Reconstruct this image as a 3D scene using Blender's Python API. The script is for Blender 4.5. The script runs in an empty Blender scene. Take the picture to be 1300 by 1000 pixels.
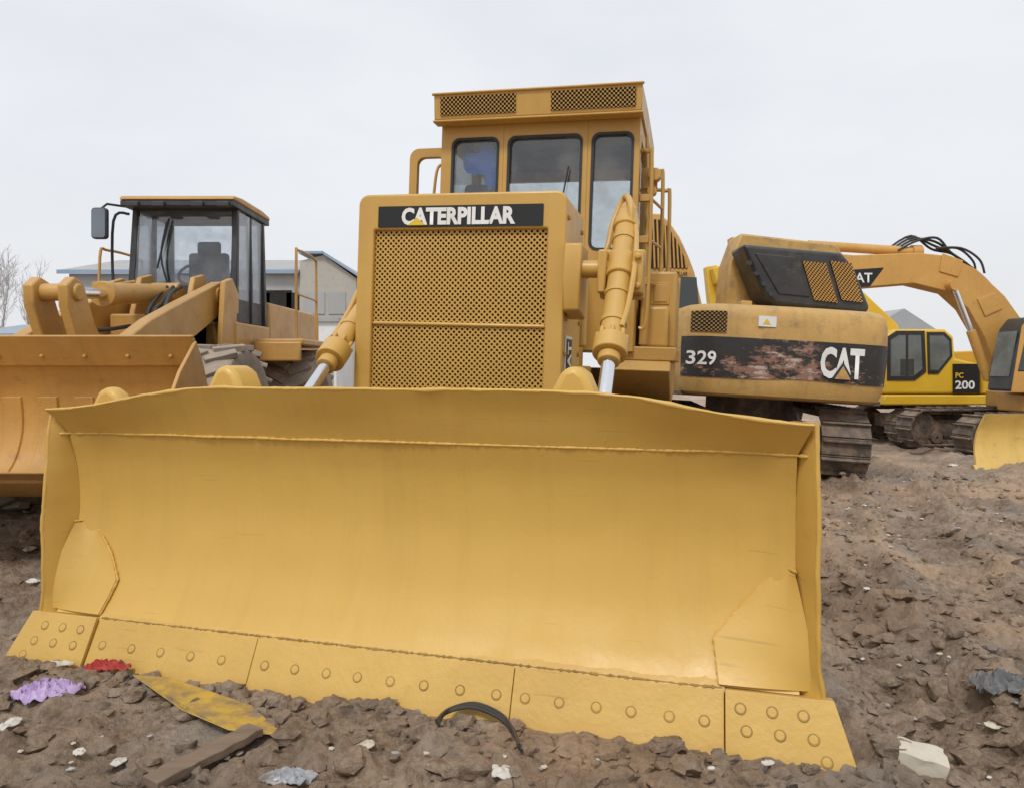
import bpy, bmesh, math, random
from mathutils import Vector, Matrix, Euler, noise
random.seed(7)
C = bpy.context.scene.collection
R = math.radians
F = 930.0; HZ = 465.0; CH = 1.4
def P(px, py, Y): return Vector(((px-650)/F*Y, Y, CH-(py-HZ)/F*Y))

# ------------------------------------------------------------------ materials
def newmat(name):
    m = bpy.data.materials.new(name); m.use_nodes = True
    nt = m.node_tree
    return m, nt, nt.nodes['Principled BSDF']
def nd(nt, t, **k):
    n = nt.nodes.new(t)
    for a, b in k.items(): setattr(n, a, b)
    return n
def c4(c): return (c[0], c[1], c[2], 1)
def noise_n(nt, vec, scale, detail=6, rough=.6, stretch=None):
    if stretch:
        mp = nd(nt, 'ShaderNodeMapping'); mp.inputs['Scale'].default_value = stretch
        nt.links.new(vec, mp.inputs['Vector']); vec = mp.outputs['Vector']
    n = nd(nt, 'ShaderNodeTexNoise'); n.inputs['Scale'].default_value = scale
    n.inputs['Detail'].default_value = detail; n.inputs['Roughness'].default_value = rough
    nt.links.new(vec, n.inputs['Vector']); return n.outputs['Fac']
def mrange(nt, val, a, b, c=0., d=1.):
    n = nd(nt, 'ShaderNodeMapRange'); n.inputs[1].default_value = a; n.inputs[2].default_value = b
    n.inputs[3].default_value = c; n.inputs[4].default_value = d
    nt.links.new(val, n.inputs[0]); return n.outputs[0]
def mth(nt, op, a, b):
    n = nd(nt, 'ShaderNodeMath', operation=op)
    for i, v in enumerate((a, b)):
        if isinstance(v, (int, float)): n.inputs[i].default_value = v
        else: nt.links.new(v, n.inputs[i])
    return n.outputs[0]
def mixc(nt, fac, a, b):
    n = nd(nt, 'ShaderNodeMix', data_type='RGBA')
    if isinstance(fac, (int, float)): n.inputs[0].default_value = fac
    else: nt.links.new(fac, n.inputs[0])
    for i, v in ((6, a), (7, b)):
        if isinstance(v, tuple): n.inputs[i].default_value = c4(v)
        else: nt.links.new(v, n.inputs[i])
    return n.outputs[2]
def paint(name, col, col2=None, rough=.45, dirt=.2, dcol=(.15, .10, .065), scale=1.3, bump=.02, metal=0., streak=None, dscale=5., dust=.3, runs=0., coat=0., scratch=0.):
    m, nt, b = newmat(name)
    tc = nd(nt, 'ShaderNodeTexCoord').outputs['Object']
    col2 = col2 or tuple(x*.78 for x in col)
    n1 = noise_n(nt, tc, scale, 5, .6, streak)
    c = mixc(nt, mrange(nt, n1, .35, .65), col, col2)
    if runs:
        nr = noise_n(nt, tc, 1, 6, .65, (9, 3, .55)); c = mixc(nt, mrange(nt, nr, .5, .72, 0, runs), c, tuple(x*.72 for x in col2))
        nr2 = noise_n(nt, tc, 1, 5, .6, (2.2, 2, 3.4)); c = mixc(nt, mrange(nt, nr2, .52, .7, 0, runs), c, tuple(min(1, x*1.12+.02) for x in col))
    if scratch:
        s1 = noise_n(nt, tc, 1, 3, .5, (3, 8, 90)); s2 = noise_n(nt, tc, 2.2, 3, .5)
        f = mth(nt, 'MULTIPLY', mrange(nt, s1, .66, .70, 0, scratch), mrange(nt, s2, .5, .62))
        c = mixc(nt, f, c, tuple(x*.6 for x in col2))
    n2 = noise_n(nt, tc, dscale, 9, .68)
    d = mrange(nt, n2, .72-dirt*.55, .80-dirt*.3, 0, min(1, .35+dirt))
    c = mixc(nt, d, c, dcol)
    if dust:
        sx = nd(nt, 'ShaderNodeSeparateXYZ'); nt.links.new(nd(nt, 'ShaderNodeNewGeometry').outputs['Normal'], sx.inputs[0])
        f = mth(nt, 'MULTIPLY', mrange(nt, sx.outputs[2], .35, 1, 0, dust), mrange(nt, n2, .3, .6, .3, 1))
        c = mixc(nt, f, c, (.42, .34, .25))
    nt.links.new(c, b.inputs['Base Color'])
    nt.links.new(mrange(nt, n2, .3, .7, rough-.08, rough+.2), b.inputs['Roughness'])
    b.inputs['Metallic'].default_value = metal
    if coat: b.inputs['Coat Weight'].default_value = coat; b.inputs['Coat Roughness'].default_value = .22
    if bump:
        n3 = noise_n(nt, tc, 45, 4, .6); n4 = noise_n(nt, tc, 6, 3, .5)
        ad = nd(nt, 'ShaderNodeMath', operation='MULTIPLY_ADD'); nt.links.new(n4, ad.inputs[0]); ad.inputs[1].default_value = 2.5
        nt.links.new(n3, ad.inputs[2])
        bp = nd(nt, 'ShaderNodeBump'); bp.inputs['Strength'].default_value = .5; bp.inputs['Distance'].default_value = bump*.25
        nt.links.new(ad.outputs[0], bp.inputs['Height']); nt.links.new(bp.outputs[0], b.inputs['Normal'])
        if coat: nt.links.new(bp.outputs[0], b.inputs['Coat Normal'])
    return m
def glass(name, tint=(.55, .6, .6), dust=.25):
    m, nt, b = newmat(name)
    out = nt.nodes['Material Output']
    tr = nd(nt, 'ShaderNodeBsdfTransparent'); tr.inputs[0].default_value = c4(tint)
    gl = nd(nt, 'ShaderNodeBsdfGlossy'); gl.inputs['Roughness'].default_value = .04
    fr = nd(nt, 'ShaderNodeLayerWeight'); fr.inputs[0].default_value = .25
    m1 = nd(nt, 'ShaderNodeMixShader'); nt.links.new(mrange(nt, fr.outputs['Fresnel'], 0, 1, .06, .8), m1.inputs[0])
    nt.links.new(tr.outputs[0], m1.inputs[1]); nt.links.new(gl.outputs[0], m1.inputs[2])
    df = nd(nt, 'ShaderNodeBsdfDiffuse'); df.inputs[0].default_value = (.5, .49, .47, 1)
    tc = nd(nt, 'ShaderNodeTexCoord').outputs['Object']
    n = noise_n(nt, tc, 3, 6, .65)
    m2 = nd(nt, 'ShaderNodeMixShader'); nt.links.new(mrange(nt, n, .42, .8, 0, dust*2), m2.inputs[0])
    nt.links.new(m1.outputs[0], m2.inputs[1]); nt.links.new(df.outputs[0], m2.inputs[2])
    nt.links.new(m2.outputs[0], out.inputs[0])
    return m
M = {}
M['blade'] = paint('blade_yellow_paint', (.62, .385, .084), (.57, .342, .070), .42, .06, (.46, .28, .07), .8, .006, streak=(.9, .9, .35), dscale=3, dust=.06, runs=.20, coat=.07, scratch=.4)
M['edge'] = paint('edge_yellow_paint', (.62, .388, .092), (.55, .335, .075), .46, .14, (.38, .24, .09), 2, .02, dscale=9, dust=.12, coat=.05, scratch=.4)
M['seam'] = paint('seam_grime', (.38, .24, .065), (.29, .18, .055), .7, .3, (.17, .11, .06), 6, .05, dust=0)
M['yel'] = paint('machine_yellow_paint', (.59, .352, .076), (.53, .305, .062), .38, .12, (.3, .18, .06), 1.4, .008, runs=.22, coat=.14)
M['yeld'] = paint('dull_yellow_paint', (.49, .28, .06), (.40, .225, .05), .5, .25)
M['cabyel'] = paint('cab_yellow_paint', (.53, .305, .067), (.465, .26, .056), .40, .12, (.26, .16, .06), bump=.008, runs=.25, coat=.12)
M['org'] = paint('loader_tan_paint', (.555, .312, .080), (.465, .255, .065), .44, .22, (.24, .15, .08), coat=.1, runs=.2)
M['orgdark'] = paint('bucket_tan_paint', (.555, .305, .075), (.445, .24, .06), .45, .22, (.22, .14, .08), 1.1, streak=(1, 1, .4), runs=.35, scratch=.5)
M['exy'] = paint('excavator_dirty_yellow', (.57, .35, .11), (.47, .285, .085), .5, .34, (.24, .16, .09), 1.8, runs=.4)
M['exo'] = paint('boom_orange_yellow', (.60, .33, .08), (.53, .28, .065), .44, .18, runs=.25)
M['bright'] = paint('bright_yellow_paint', (.74, .47, .03), (.66, .41, .025), .42, .12)
M['pale'] = paint('blade_gold_paint', (.66, .44, .11), (.56, .365, .09), .5, .25, runs=.3)
M['blk'] = paint('black_paint', (.018, .018, .02), (.03, .028, .027), .4, .12, (.09, .07, .055), dust=.1)
M['blkhood'] = paint('black_hood_paint', (.02, .02, .022), (.05, .046, .043), .3, .3, (.12, .095, .075), 2., dust=.15)
M['dark'] = paint('dark_void', (.012, .011, .010), (.02, .018, .015), .8, .1, bump=0, dust=0)
M['holes'] = paint('grille_backing', (.21, .138, .042), (.15, .095, .03), .8, .1, bump=0, dust=0)
M['char'] = paint('charcoal_frame', (.03, .031, .034), (.045, .045, .047), .45, .15, (.12, .1, .08), dust=.15)
M['decal'] = paint('black_decal', (.006, .006, .007), (.008, .008, .008), .45, .02, bump=0, dust=0)
M['gloss'] = paint('dark_window_glass', (.045, .058, .062), (.06, .07, .072), .10, .15, (.14, .13, .12), bump=0, dust=0)
M['gloss2'] = paint('hazy_window_glass', (.10, .12, .12), (.17, .19, .185), .10, .25, (.25, .25, .24), 1.5, bump=0, dust=0)
M['white'] = paint('white_lettering', (.80, .80, .78), (.70, .70, .67), .5, .16, (.42, .38, .32), 3, bump=0, dscale=8)
M['sticker_yellow'] = paint('emblem_yellow', (.75, .5, .03), (.7, .45, .03), .5, .05, bump=0)
M['chrome'] = paint('chrome_rod', (.80, .81, .83), (.75, .75, .77), .16, .03, (.35, .3, .25), metal=1., bump=0, dust=0)
M['mirror'] = paint('dark_mirror', (.25, .27, .29), (.2, .22, .24), .12, .05, (.2, .2, .2), metal=1., bump=0, dust=0)
M['track'] = paint('rusty_track_steel', (.11, .08, .06), (.07, .052, .042), .7, .5, (.26, .185, .125), 3, .05)
M['rub'] = paint('tyre_rubber', (.25, .215, .18), (.31, .265, .22), .88, .5, (.40, .32, .235), 3, .05)
M['hose'] = paint('hose_rubber', (.02, .02, .02), (.03, .03, .03), .5, .1, bump=0, dust=.1)
M['glass'] = glass('cab_glass', (.88, .91, .92), .12)
M['glassl'] = glass('loader_glass', (.92, .94, .96), .10)
M['seat'] = paint('seat_vinyl', (.03, .03, .035), (.05, .05, .05), .6, .1)
M['blue'] = paint('bright_blue', (.01, .20, .85), (.01, .15, .7), .7, .05)
M['wall'] = paint('stained_render', (.50, .48, .43), (.40, .38, .34), .85, .3, (.27, .25, .22), .25, streak=(1, 1, .25))
M['wall2'] = paint('grey_sheet_wall', (.43, .44, .44), (.35, .36, .36), .7, .25, (.26, .26, .25), .3, streak=(1, 1, .3))
M['roofb'] = paint('blue_roof_sheet', (.22, .32, .44), (.28, .36, .45), .5, .2, (.32, .32, .32), .4)
M['roofg'] = paint('grey_roof_sheet', (.38, .40, .42), (.31, .33, .35), .6, .15, (.2, .2, .2), .4)
M['wht'] = paint('white_sheet', (.74, .75, .75), (.64, .65, .65), .6, .15, (.4, .37, .34), .6)
M['bark'] = paint('hazed_bark', (.40, .39, .38), (.33, .32, .31), .9, .1)  # bark greyed and lightened: distance haze is put into the colour
M['twig'] = paint('hazed_twigs', (.52, .51, .51), (.45, .44, .44), .9, .05, bump=0)  # twig colour carries the same painted haze
M['purple'] = paint('purple_plastic', (.38, .24, .52), (.55, .43, .65), .45, .2)
M['paper'] = paint('white_scrap', (.68, .66, .62), (.54, .52, .48), .8, .25)
M['cream'] = paint('cream_block', (.64, .59, .48), (.52, .47, .38), .8, .35, (.3, .24, .17), dscale=14)
M['red'] = paint('red_cloth', (.42, .04, .03), (.32, .03, .03), .8, .25)
M['wood'] = paint('weathered_wood', (.13, .088, .06), (.21, .155, .11), .85, .3, streak=(1, 8, 8), dust=.1)
M['rag'] = paint('grey_rag', (.11, .12, .125), (.19, .19, .185), .8, .4)
M['plastic'] = paint('grey_plastic', (.28, .30, .33), (.42, .44, .46), .5, .45)
M['platey'] = paint('muddy_yellow_sheet', (.54, .35, .05), (.47, .30, .05), .45, .55, (.19, .13, .08), 3, dscale=11, dust=.1)

def scuffed():
    m = paint('scuffed_black_band', (.018, .017, .017), (.03, .027, .025), .45, .2, (.14, .09, .065), 2, dust=0)
    nt = m.node_tree; b = nt.nodes['Principled BSDF']
    tc = nd(nt, 'ShaderNodeTexCoord').outputs['Object']
    old = b.inputs['Base Color'].links[0].from_socket
    n = noise_n(nt, tc, 3.2, 10, .72, (1.2, 1, 2.6))
    sx = nd(nt, 'ShaderNodeSeparateXYZ'); nt.links.new(tc, sx.inputs[0])
    w = mrange(nt, sx.outputs[0], -1.0, -.5, 0, .13)
    w2 = mrange(nt, sx.outputs[0], .15, .45, 0, .12)
    w3 = mrange(nt, sx.outputs[2], 1.42, 1.66, 0, .10)
    s2 = mth(nt, 'SUBTRACT', mth(nt, 'SUBTRACT', mth(nt, 'ADD', n, w), w2), w3)
    c = mixc(nt, mrange(nt, s2, .56, .63, 0, .9), old, (.29, .15, .10))
    n5 = noise_n(nt, tc, 6, 10, .75, (.5, 1, 3))
    s3 = mth(nt, 'MULTIPLY', n5, s2)
    c = mixc(nt, mrange(nt, s3, .335, .39, 0, .8), c, (.52, .46, .41))
    nt.links.new(c, b.inputs['Base Color'])
    return m
M['scuff'] = scuffed()

def ground_mat(name='muddy_soil'):
    m, nt, b = newmat(name)
    pos = nd(nt, 'ShaderNodeNewGeometry').outputs['Position']
    n1 = noise_n(nt, pos, .55, 6, .6); n2 = noise_n(nt, pos, 4, 8, .7); n3 = noise_n(nt, pos, 26, 8, .7)
    c = mixc(nt, mrange(nt, n2, .36, .66), (.205, .140, .090), (.44, .318, .22))
    c = mixc(nt, mrange(nt, n3, .44, .66, 0, .75), c, (.55, .42, .305))
    c = mixc(nt, mrange(nt, n3, .32, .43, .6, 0), c, (.090, .060, .038))  # shade of the soil's crevices mixed into the colour
    c = mixc(nt, mrange(nt, n1, .49, .61, 0, .6), c, (.62, .41, .255))
    n6 = noise_n(nt, pos, 1.3, 6, .65)
    c = mixc(nt, mrange(nt, n6, .52, .64, 0, .5), c, (.44, .39, .335))
    n8 = noise_n(nt, pos, .9, 5, .6, (1, .4, 1))
    wet = mrange(nt, n8, .48, .60)
    c = mixc(nt, mth(nt, 'MULTIPLY', wet, .45), c, (.15, .102, .068))
    nt.links.new(c, b.inputs['Base Color'])
    nt.links.new(mrange(nt, wet, 0, 1, .80, .28), b.inputs['Roughness'])
    ad = nd(nt, 'ShaderNodeMath', operation='MULTIPLY_ADD'); nt.links.new(n3, ad.inputs[0]); ad.inputs[1].default_value = .6
    n7 = noise_n(nt, pos, 9, 8, .72); nt.links.new(n7, ad.inputs[2])
    bp = nd(nt, 'ShaderNodeBump'); bp.inputs['Strength'].default_value = 1.; bp.inputs['Distance'].default_value = .055
    nt.links.new(ad.outputs[0], bp.inputs['Height']); nt.links.new(bp.outputs[0], b.inputs['Normal'])
    return m
M['soil'] = ground_mat()

# ------------------------------------------------------------------ mesh helpers
def catmull(pts, n):
    pts = [Vector(p) for p in pts]; out = []
    for i in range(len(pts)-1):
        p0 = pts[max(i-1, 0)]; p1 = pts[i]; p2 = pts[i+1]; p3 = pts[min(i+2, len(pts)-1)]
        for k in range(n):
            t = k/n
            out.append(.5*((2*p1)+(p2-p0)*t+(2*p0-5*p1+4*p2-p3)*t*t+(3*p1-p0-3*p2+p3)*t**3))
    out.append(pts[-1]); return out
def rrect(x0, x1, z0, z1, r, k=5):
    if not isinstance(r, (tuple, list)): r = (r, r, r, r)
    out = []
    for (cx, cz, a0, rr) in ((x1-r[1], z1-r[1], 0, r[1]), (x0+r[0], z1-r[0], 90, r[0]), (x0+r[3], z0+r[3], 180, r[3]), (x1-r[2], z0+r[2], 270, r[2])):
        for i in range(k+1):
            a = R(a0+90*i/k); out.append((cx+rr*math.cos(a), cz+rr*math.sin(a)))
    return out
class MB:
    def __init__(s): s.bm = bmesh.new(); s.mi = 0
    def v(s, p): return s.bm.verts.new(p)
    def f(s, vs):
        try:
            f = s.bm.faces.new(vs); f.material_index = s.mi; return f
        except ValueError: pass
    def hexa(s, b, t):
        b = [s.v(p) for p in b]; t = [s.v(p) for p in t]; n = len(b)
        s.f(b[::-1]); s.f(t)
        for i in range(n): s.f((b[i], b[(i+1) % n], t[(i+1) % n], t[i]))
    def box(s, x0, x1, y0, y1, z0, z1):
        q = ((x0, y0), (x1, y0), (x1, y1), (x0, y1))
        s.hexa([(x, y, z0) for x, y in q], [(x, y, z1) for x, y in q])
    def obox(s, c, size, rot):
        m = rot if isinstance(rot, Matrix) else Euler(rot).to_matrix()
        hx, hy, hz = [k/2 for k in size]; c = Vector(c)
        q = ((-hx, -hy), (hx, -hy), (hx, hy), (-hx, hy))
        s.hexa([c+m @ Vector((x, y, -hz)) for x, y in q], [c+m @ Vector((x, y, hz)) for x, y in q])
    def prism(s, pts, axis, a, b):
        def mp(p, h): return (h, p[0], p[1]) if axis == 'x' else (p[0], h, p[1]) if axis == 'y' else (p[0], p[1], h)
        s.hexa([mp(p, a) for p in pts], [mp(p, b) for p in pts])
    def ring(s, outer, inner, axis, a, b):
        def mp(p, h): return (h, p[0], p[1]) if axis == 'x' else (p[0], h, p[1]) if axis == 'y' else (p[0], p[1], h)
        L = [[s.v(mp(p, h)) for p in pp] for pp in (outer, inner) for h in (a, b)]
        oa, ob, ia, ib = L; n = len(outer)
        for i in range(n):
            j = (i+1) % n
            s.f((oa[i], oa[j], ia[j], ia[i])); s.f((ob[i], ib[i], ib[j], ob[j]))
            s.f((oa[i], ob[i], ob[j], oa[j])); s.f((ia[i], ia[j], ib[j], ib[i]))
    def cyl(s, p0, p1, r0, r1=None, n=20, caps=True):
        p0, p1 = Vector(p0), Vector(p1); r1 = r0 if r1 is None else r1
        d = (p1-p0).normalized(); a = d.orthogonal().normalized(); b = d.cross(a)
        r_ = [[s.v(p+(a*math.cos(2*math.pi*i/n)+b*math.sin(2*math.pi*i/n))*r) for i in range(n)] for p, r in ((p0, r0), (p1, r1))]
        for i in range(n): s.f((r_[0][i], r_[0][(i+1) % n], r_[1][(i+1) % n], r_[1][i]))
        if caps: s.f(r_[0][::-1]); s.f(r_[1])
    def tube(s, pts, r, n=8, jit=0):
        pts = [Vector(p) for p in pts]; rings = []; up = None
        for i, p in enumerate(pts):
            d = (pts[min(i+1, len(pts)-1)]-pts[max(i-1, 0)]).normalized()
            a = d.orthogonal().normalized() if up is None else (up-d*up.dot(d)).normalized()
            up = a; b = d.cross(a)
            rr = (r[i] if isinstance(r, list) else r)*(1+jit*random.uniform(-1, 1))
            rings.append([s.v(p+(a*math.cos(2*math.pi*k/n)+b*math.sin(2*math.pi*k/n))*rr) for k in range(n)])
        for i in range(len(rings)-1):
            for k in range(n): s.f((rings[i][k], rings[i][(k+1) % n], rings[i+1][(k+1) % n], rings[i+1][k]))
        s.f(rings[0][::-1]); s.f(rings[-1])
    def lathe(s, prof, c, axis='x', n=32):
        rings = []
        for i in range(n):
            a = 2*math.pi*i/n; row = []
            for (h, r) in prof:
                q = (h, r*math.cos(a), r*math.sin(a)) if axis == 'x' else (r*math.cos(a), r*math.sin(a), h)
                row.append(s.v((c[0]+q[0], c[1]+q[1], c[2]+q[2])))
            rings.append(row)
        for i in range(n):
            for k in range(len(prof)-1):
                j = (i+1) % n
                s.f((rings[i][k], rings[j][k], rings[j][k+1], rings[i][k+1]))
    def slab(s, A, B):
        nu, nv = len(A), len(A[0])
        a = [[s.v(p) for p in r] for r in A]; b = [[s.v(p) for p in r] for r in B]
        for i in range(nu-1):
            for j in range(nv-1):
                s.f((a[i][j], a[i+1][j], a[i+1][j+1], a[i][j+1])); s.f((b[i][j], b[i][j+1], b[i+1][j+1], b[i+1][j]))
        for i in range(nu-1):
            for j in (0, nv-1): s.f((a[i][j], a[i+1][j], b[i+1][j], b[i][j]))
        for j in range(nv-1):
            for i in (0, nu-1): s.f((a[i][j], a[i][j+1], b[i][j+1], b[i][j]))
    def perf(s, x0, x1, z0, z1, p, r, fn, depth=.012, n=8):
        nx = int((x1-x0)/p)+2; nz = int((z1-z0)/p)+2
        cl = lambda x, z: (min(max(x, x0), x1), min(max(z, z0), z1))
        for k in range(2):
            for i in range(nx):
                for j in range(nz):
                    cx = x0+(i+.5*k)*p; cz = z0+(j+.5*k)*p
                    if cx > x1+p*.5 or cz > z1+p*.5: continue
                    O, I, B = [], [], []
                    for q in range(n):
                        a = 2*math.pi*q/n
                        ca, sa = math.cos(a), math.sin(a); m = p*.5/(abs(ca)+abs(sa))
                        O.append(s.v(fn(*cl(cx+ca*m, cz+sa*m), 0)))
                        I.append(s.v(fn(*cl(cx+ca*r, cz+sa*r), 0))); B.append(s.v(fn(*cl(cx+ca*r, cz+sa*r), depth)))
                    for q in range(n):
                        w = (q+1) % n
                        s.f((O[q], O[w], I[w], I[q])); s.f((I[q], I[w], B[w], B[q]))
    def blob(s, c, sx, sy, sz, amp=.35, sub=2, seed=0, fr=1.6):
        g = bmesh.ops.create_icosphere(s.bm, subdivisions=sub, radius=1)
        m = Euler((random.uniform(-.5, .5), random.uniform(-.5, .5), random.uniform(0, 6))).to_matrix()
        off = Vector((seed*3.1, seed*1.7, seed*.37))
        for v in g['verts']:
            k = 1+amp*noise.noise(v.co*fr+off)*1.4
            if sub > 1: k += amp*.45*noise.noise(v.co*fr*2.7+off)
            q = m @ (v.co*k); v.co = Vector((c[0]+q.x*sx, c[1]+q.y*sy, c[2]+q.z*sz))
    def sheet(s, c, sx, sy, h, seed=0, n=30, rot=0, fr=3.):
        # crumpled thin sheet with an uneven outline
        off = Vector((seed*5.3, seed*2.9, 0)); A, B = [], []
        ca, sa = math.cos(rot), math.sin(rot)
        for i in range(n+1):
            ra, rb = [], []
            for j in range(n+1):
                a, b = -1+2*i/n, -1+2*j/n
                m = max(abs(a), abs(b)); l = math.hypot(a, b) or 1
                k = m/l*(.78+.3*noise.noise(Vector((a/l*1.5, b/l*1.5, seed))))
                x, y = a*(k if m else 1), b*(k if m else 1)
                q = Vector((x*fr, y*fr, 0))+off
                rid = 1-abs(noise.noise(q))*2.2; rid2 = 1-abs(noise.noise(q*2.3+Vector((9, 0, 0))))*2
                z = h*(.55*rid+.35*rid2)*(1-.55*m**2)+.006
                x += .10*noise.noise(q*1.3+Vector((0, 7, 0))); y += .10*noise.noise(q*1.3+Vector((0, 0, 7)))
                X, Y = x*sx*ca-y*sy*sa, x*sx*sa+y*sy*ca
                z = max(z, -.004)
                ra.append((c[0]+X, c[1]+Y, c[2]+z)); rb.append((c[0]+X, c[1]+Y, c[2]+z-.003))
            A.append(ra); B.append(rb)
        s.slab(A, B)
    def build(s, name, mats, parent=None, bevel=0, seg=2, smooth=35, recalc=True):
        if recalc: bmesh.ops.recalc_face_normals(s.bm, faces=s.bm.faces)
        me = bpy.data.meshes.new(name); s.bm.to_mesh(me); s.bm.free()
        for m in (mats if isinstance(mats, (list, tuple)) else [mats]): me.materials.append(m)
        if smooth:
            for p in me.polygons: p.use_smooth = True
            me.set_sharp_from_angle(angle=R(smooth))
        o = bpy.data.objects.new(name, me); C.objects.link(o); o.parent = parent
        if bevel:
            b = o.modifiers.new('bevel', 'BEVEL'); b.width = bevel; b.segments = seg; b.limit_method = 'ANGLE'; b.angle_limit = R(40)
        return o
def tag(o, label=None, cat=None, group=None, kind=None):
    for k, v in (('label', label), ('category', cat), ('group', group), ('kind', kind)):
        if v: o[k] = v
    return o
def thing(name, loc, label, cat, rot=(0, 0, 0), group=None):
    o = bpy.data.objects.new(name, None); C.objects.link(o); o.location = loc; o.rotation_euler = rot
    o.empty_display_size = .2
    return tag(o, label, cat, group)
def lettering(text, w, h, fn, mat, parent, name='lettering', bold=.022, space=1.0):
    cu = bpy.data.curves.new('t', 'FONT'); cu.body = text; cu.offset = bold; cu.resolution_u = 3; cu.space_character = space
    ob = bpy.data.objects.new('t', cu); C.objects.link(ob); bpy.context.view_layer.update()
    me = bpy.data.meshes.new_from_object(ob.evaluated_get(bpy.context.evaluated_depsgraph_get()))
    bpy.data.objects.remove(ob); me.name = name
    xs = [v.co.x for v in me.vertices]; ys = [v.co.y for v in me.vertices]
    x0, x1, y0, y1 = min(xs), max(xs), min(ys), max(ys)
    for v in me.vertices: v.co = fn((v.co.x-x0)/(x1-x0)*w, (v.co.y-y0)/(y1-y0)*h)
    me.materials.clear(); me.materials.append(mat)
    o = bpy.data.objects.new(name, me); C.objects.link(o); o.parent = parent
    return o
def track(parent, w, y0, y1, z0, z1, n, mat, loc=(0, 0, 0), rz=0, wheels=True, wmat=None):
    r = (z1-z0)/2; zc = (z0+z1)/2; Ls = (y1-y0)-2*r; per = 2*Ls+2*math.pi*r
    def pt(s_):
        s_ %= per
        if s_ < Ls: return Vector((0, y0+r+s_, z1)), Vector((0, 1, 0))
        s_ -= Ls
        if s_ < math.pi*r:
            a = s_/r; return Vector((0, y1-r+math.sin(a)*r, zc+math.cos(a)*r)), Vector((0, math.cos(a), -math.sin(a)))
        s_ -= math.pi*r
        if s_ < Ls: return Vector((0, y1-r-s_, z0)), Vector((0, -1, 0))
        a = (s_-Ls)/r; return Vector((0, y0+r-math.sin(a)*r, zc-math.cos(a)*r)), Vector((0, -math.cos(a), math.sin(a)))
    mb = MB(); pitch = per/n
    for i in range(n):
        p, t = pt(i*pitch); nn = Vector((1, 0, 0)).cross(t)
        m = Matrix((Vector((1, 0, 0)), t, nn)).transposed()
        mb.obox(p-nn*.02, (w, pitch*.93, .035), m); mb.obox(p+nn*.02+t*pitch*.3, (w*.98, .025, .055), m)
        mb.obox(p-nn*.075, (w*.35, pitch*.8, .08), m)
    o = mb.build('track_chain', mat, parent, .004, 1); o.location = loc; o.rotation_euler = (0, 0, rz)
    if wheels:
        mb = MB()
        mb.box(-w*.16, w*.16, y0+r, y1-r, zc-r*.45, zc+r*.35)
        for yy in (y0+r, y1-r):
            mb.lathe([(-w*.22, .02), (-w*.22, r*.55), (-w*.12, r*.82), (w*.12, r*.82), (w*.22, r*.55), (w*.22, .02)], (0, yy, zc), 'x', 24)
        k = 6
        for i in range(k):
            yy = y0+r+Ls*(i+.5)/k; mb.lathe([(-w*.3, .02), (-w*.3, r*.33), (w*.3, r*.33), (w*.3, .02)], (0, yy, z0+r*.45), 'x', 16)
        mb.build('track_frame', wmat or M['track'], o)
    return o

# ------------------------------------------------------------------ ground
TB = R(15.6); BO = Vector((-.63, 3.06, 0))
BU = Vector((math.cos(TB), -math.sin(TB), 0)); BV = Vector((math.sin(TB), math.cos(TB), 0))
def sst(a, b, x):
    t = min(1, max(0, (x-a)/(b-a))); return t*t*(3-2*t)
def H(x, y):
    z = -.6*sst(9.5, 20, y)*sst(1, 6, x)-.07*sst(1.2, 2.2, x)*sst(2.5, 4, y)
    nz = noise.noise
    d = Vector((x, y, 0))-BO; u = d.dot(BU); v = d.dot(BV)
    near = math.exp(-((v+.02)/.22)**2)*sst(2.3, 1.8, abs(u))
    a = 1-.62*near
    h = nz(Vector((x*.45, y*.45, 3)))*.03
    if y < 60: h += nz(Vector((x*1.7, y*1.7, 7)))*.028+nz(Vector((x*4.3, y*4.3, 1)))*.038
    if y < 24 and abs(x) < 16:
        h += nz(Vector((x*11, y*11, 5)))*.040
        dd = noise.voronoi(Vector((x*3.6, y*3.6, 4)))[0][0]
        h += max(0, .45-dd)*.15*sst(-.2, .3, nz(Vector((x*.8, y*.8, 11))))
    if y < 12 and abs(x) < 10:
        h += nz(Vector((x*27, y*27, 9)))*.021
        wx, wy = x+.05*nz(Vector((x*6, y*6, 40))), y+.05*nz(Vector((x*6, y*6, 50)))
        dd = noise.voronoi(Vector((wx*7.5, wy*7.5, 0)))[0][0]
        h += max(0, .48-dd)*.18*sst(-.35, .15, nz(Vector((x*1.1, y*1.1, 20))))
        dd = noise.voronoi(Vector((wx*17, wy*17, 2)))[0][0]
        h += max(0, .5-dd)*.075*sst(-.4, .1, nz(Vector((x*1.6, y*1.6, 31))))
    if x > .8 and y < 40:
        for (x0, k, w) in ((1.75, .22, .22), (2.65, .30, .24), (4.0, .38, .26), (5.6, .36, .3)):
            xc = x0+k*(y-3)+.25*math.sin(y*.5+x0)
            q = abs(x-xc)
            if q < 1.2:
                e = math.exp(-(q/w)**4)
                h = h*(1-.6*e)-.075*math.exp(-(q/w)**2)+.06*math.exp(-((q-w*1.6)/.10)**2)
                h += .04*max(-.4, math.sin(y*15+q*8))*e
    z += h*a-.015*near+.03*near*nz(Vector((u*3.2, 4, 4)))
    return z
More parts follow.
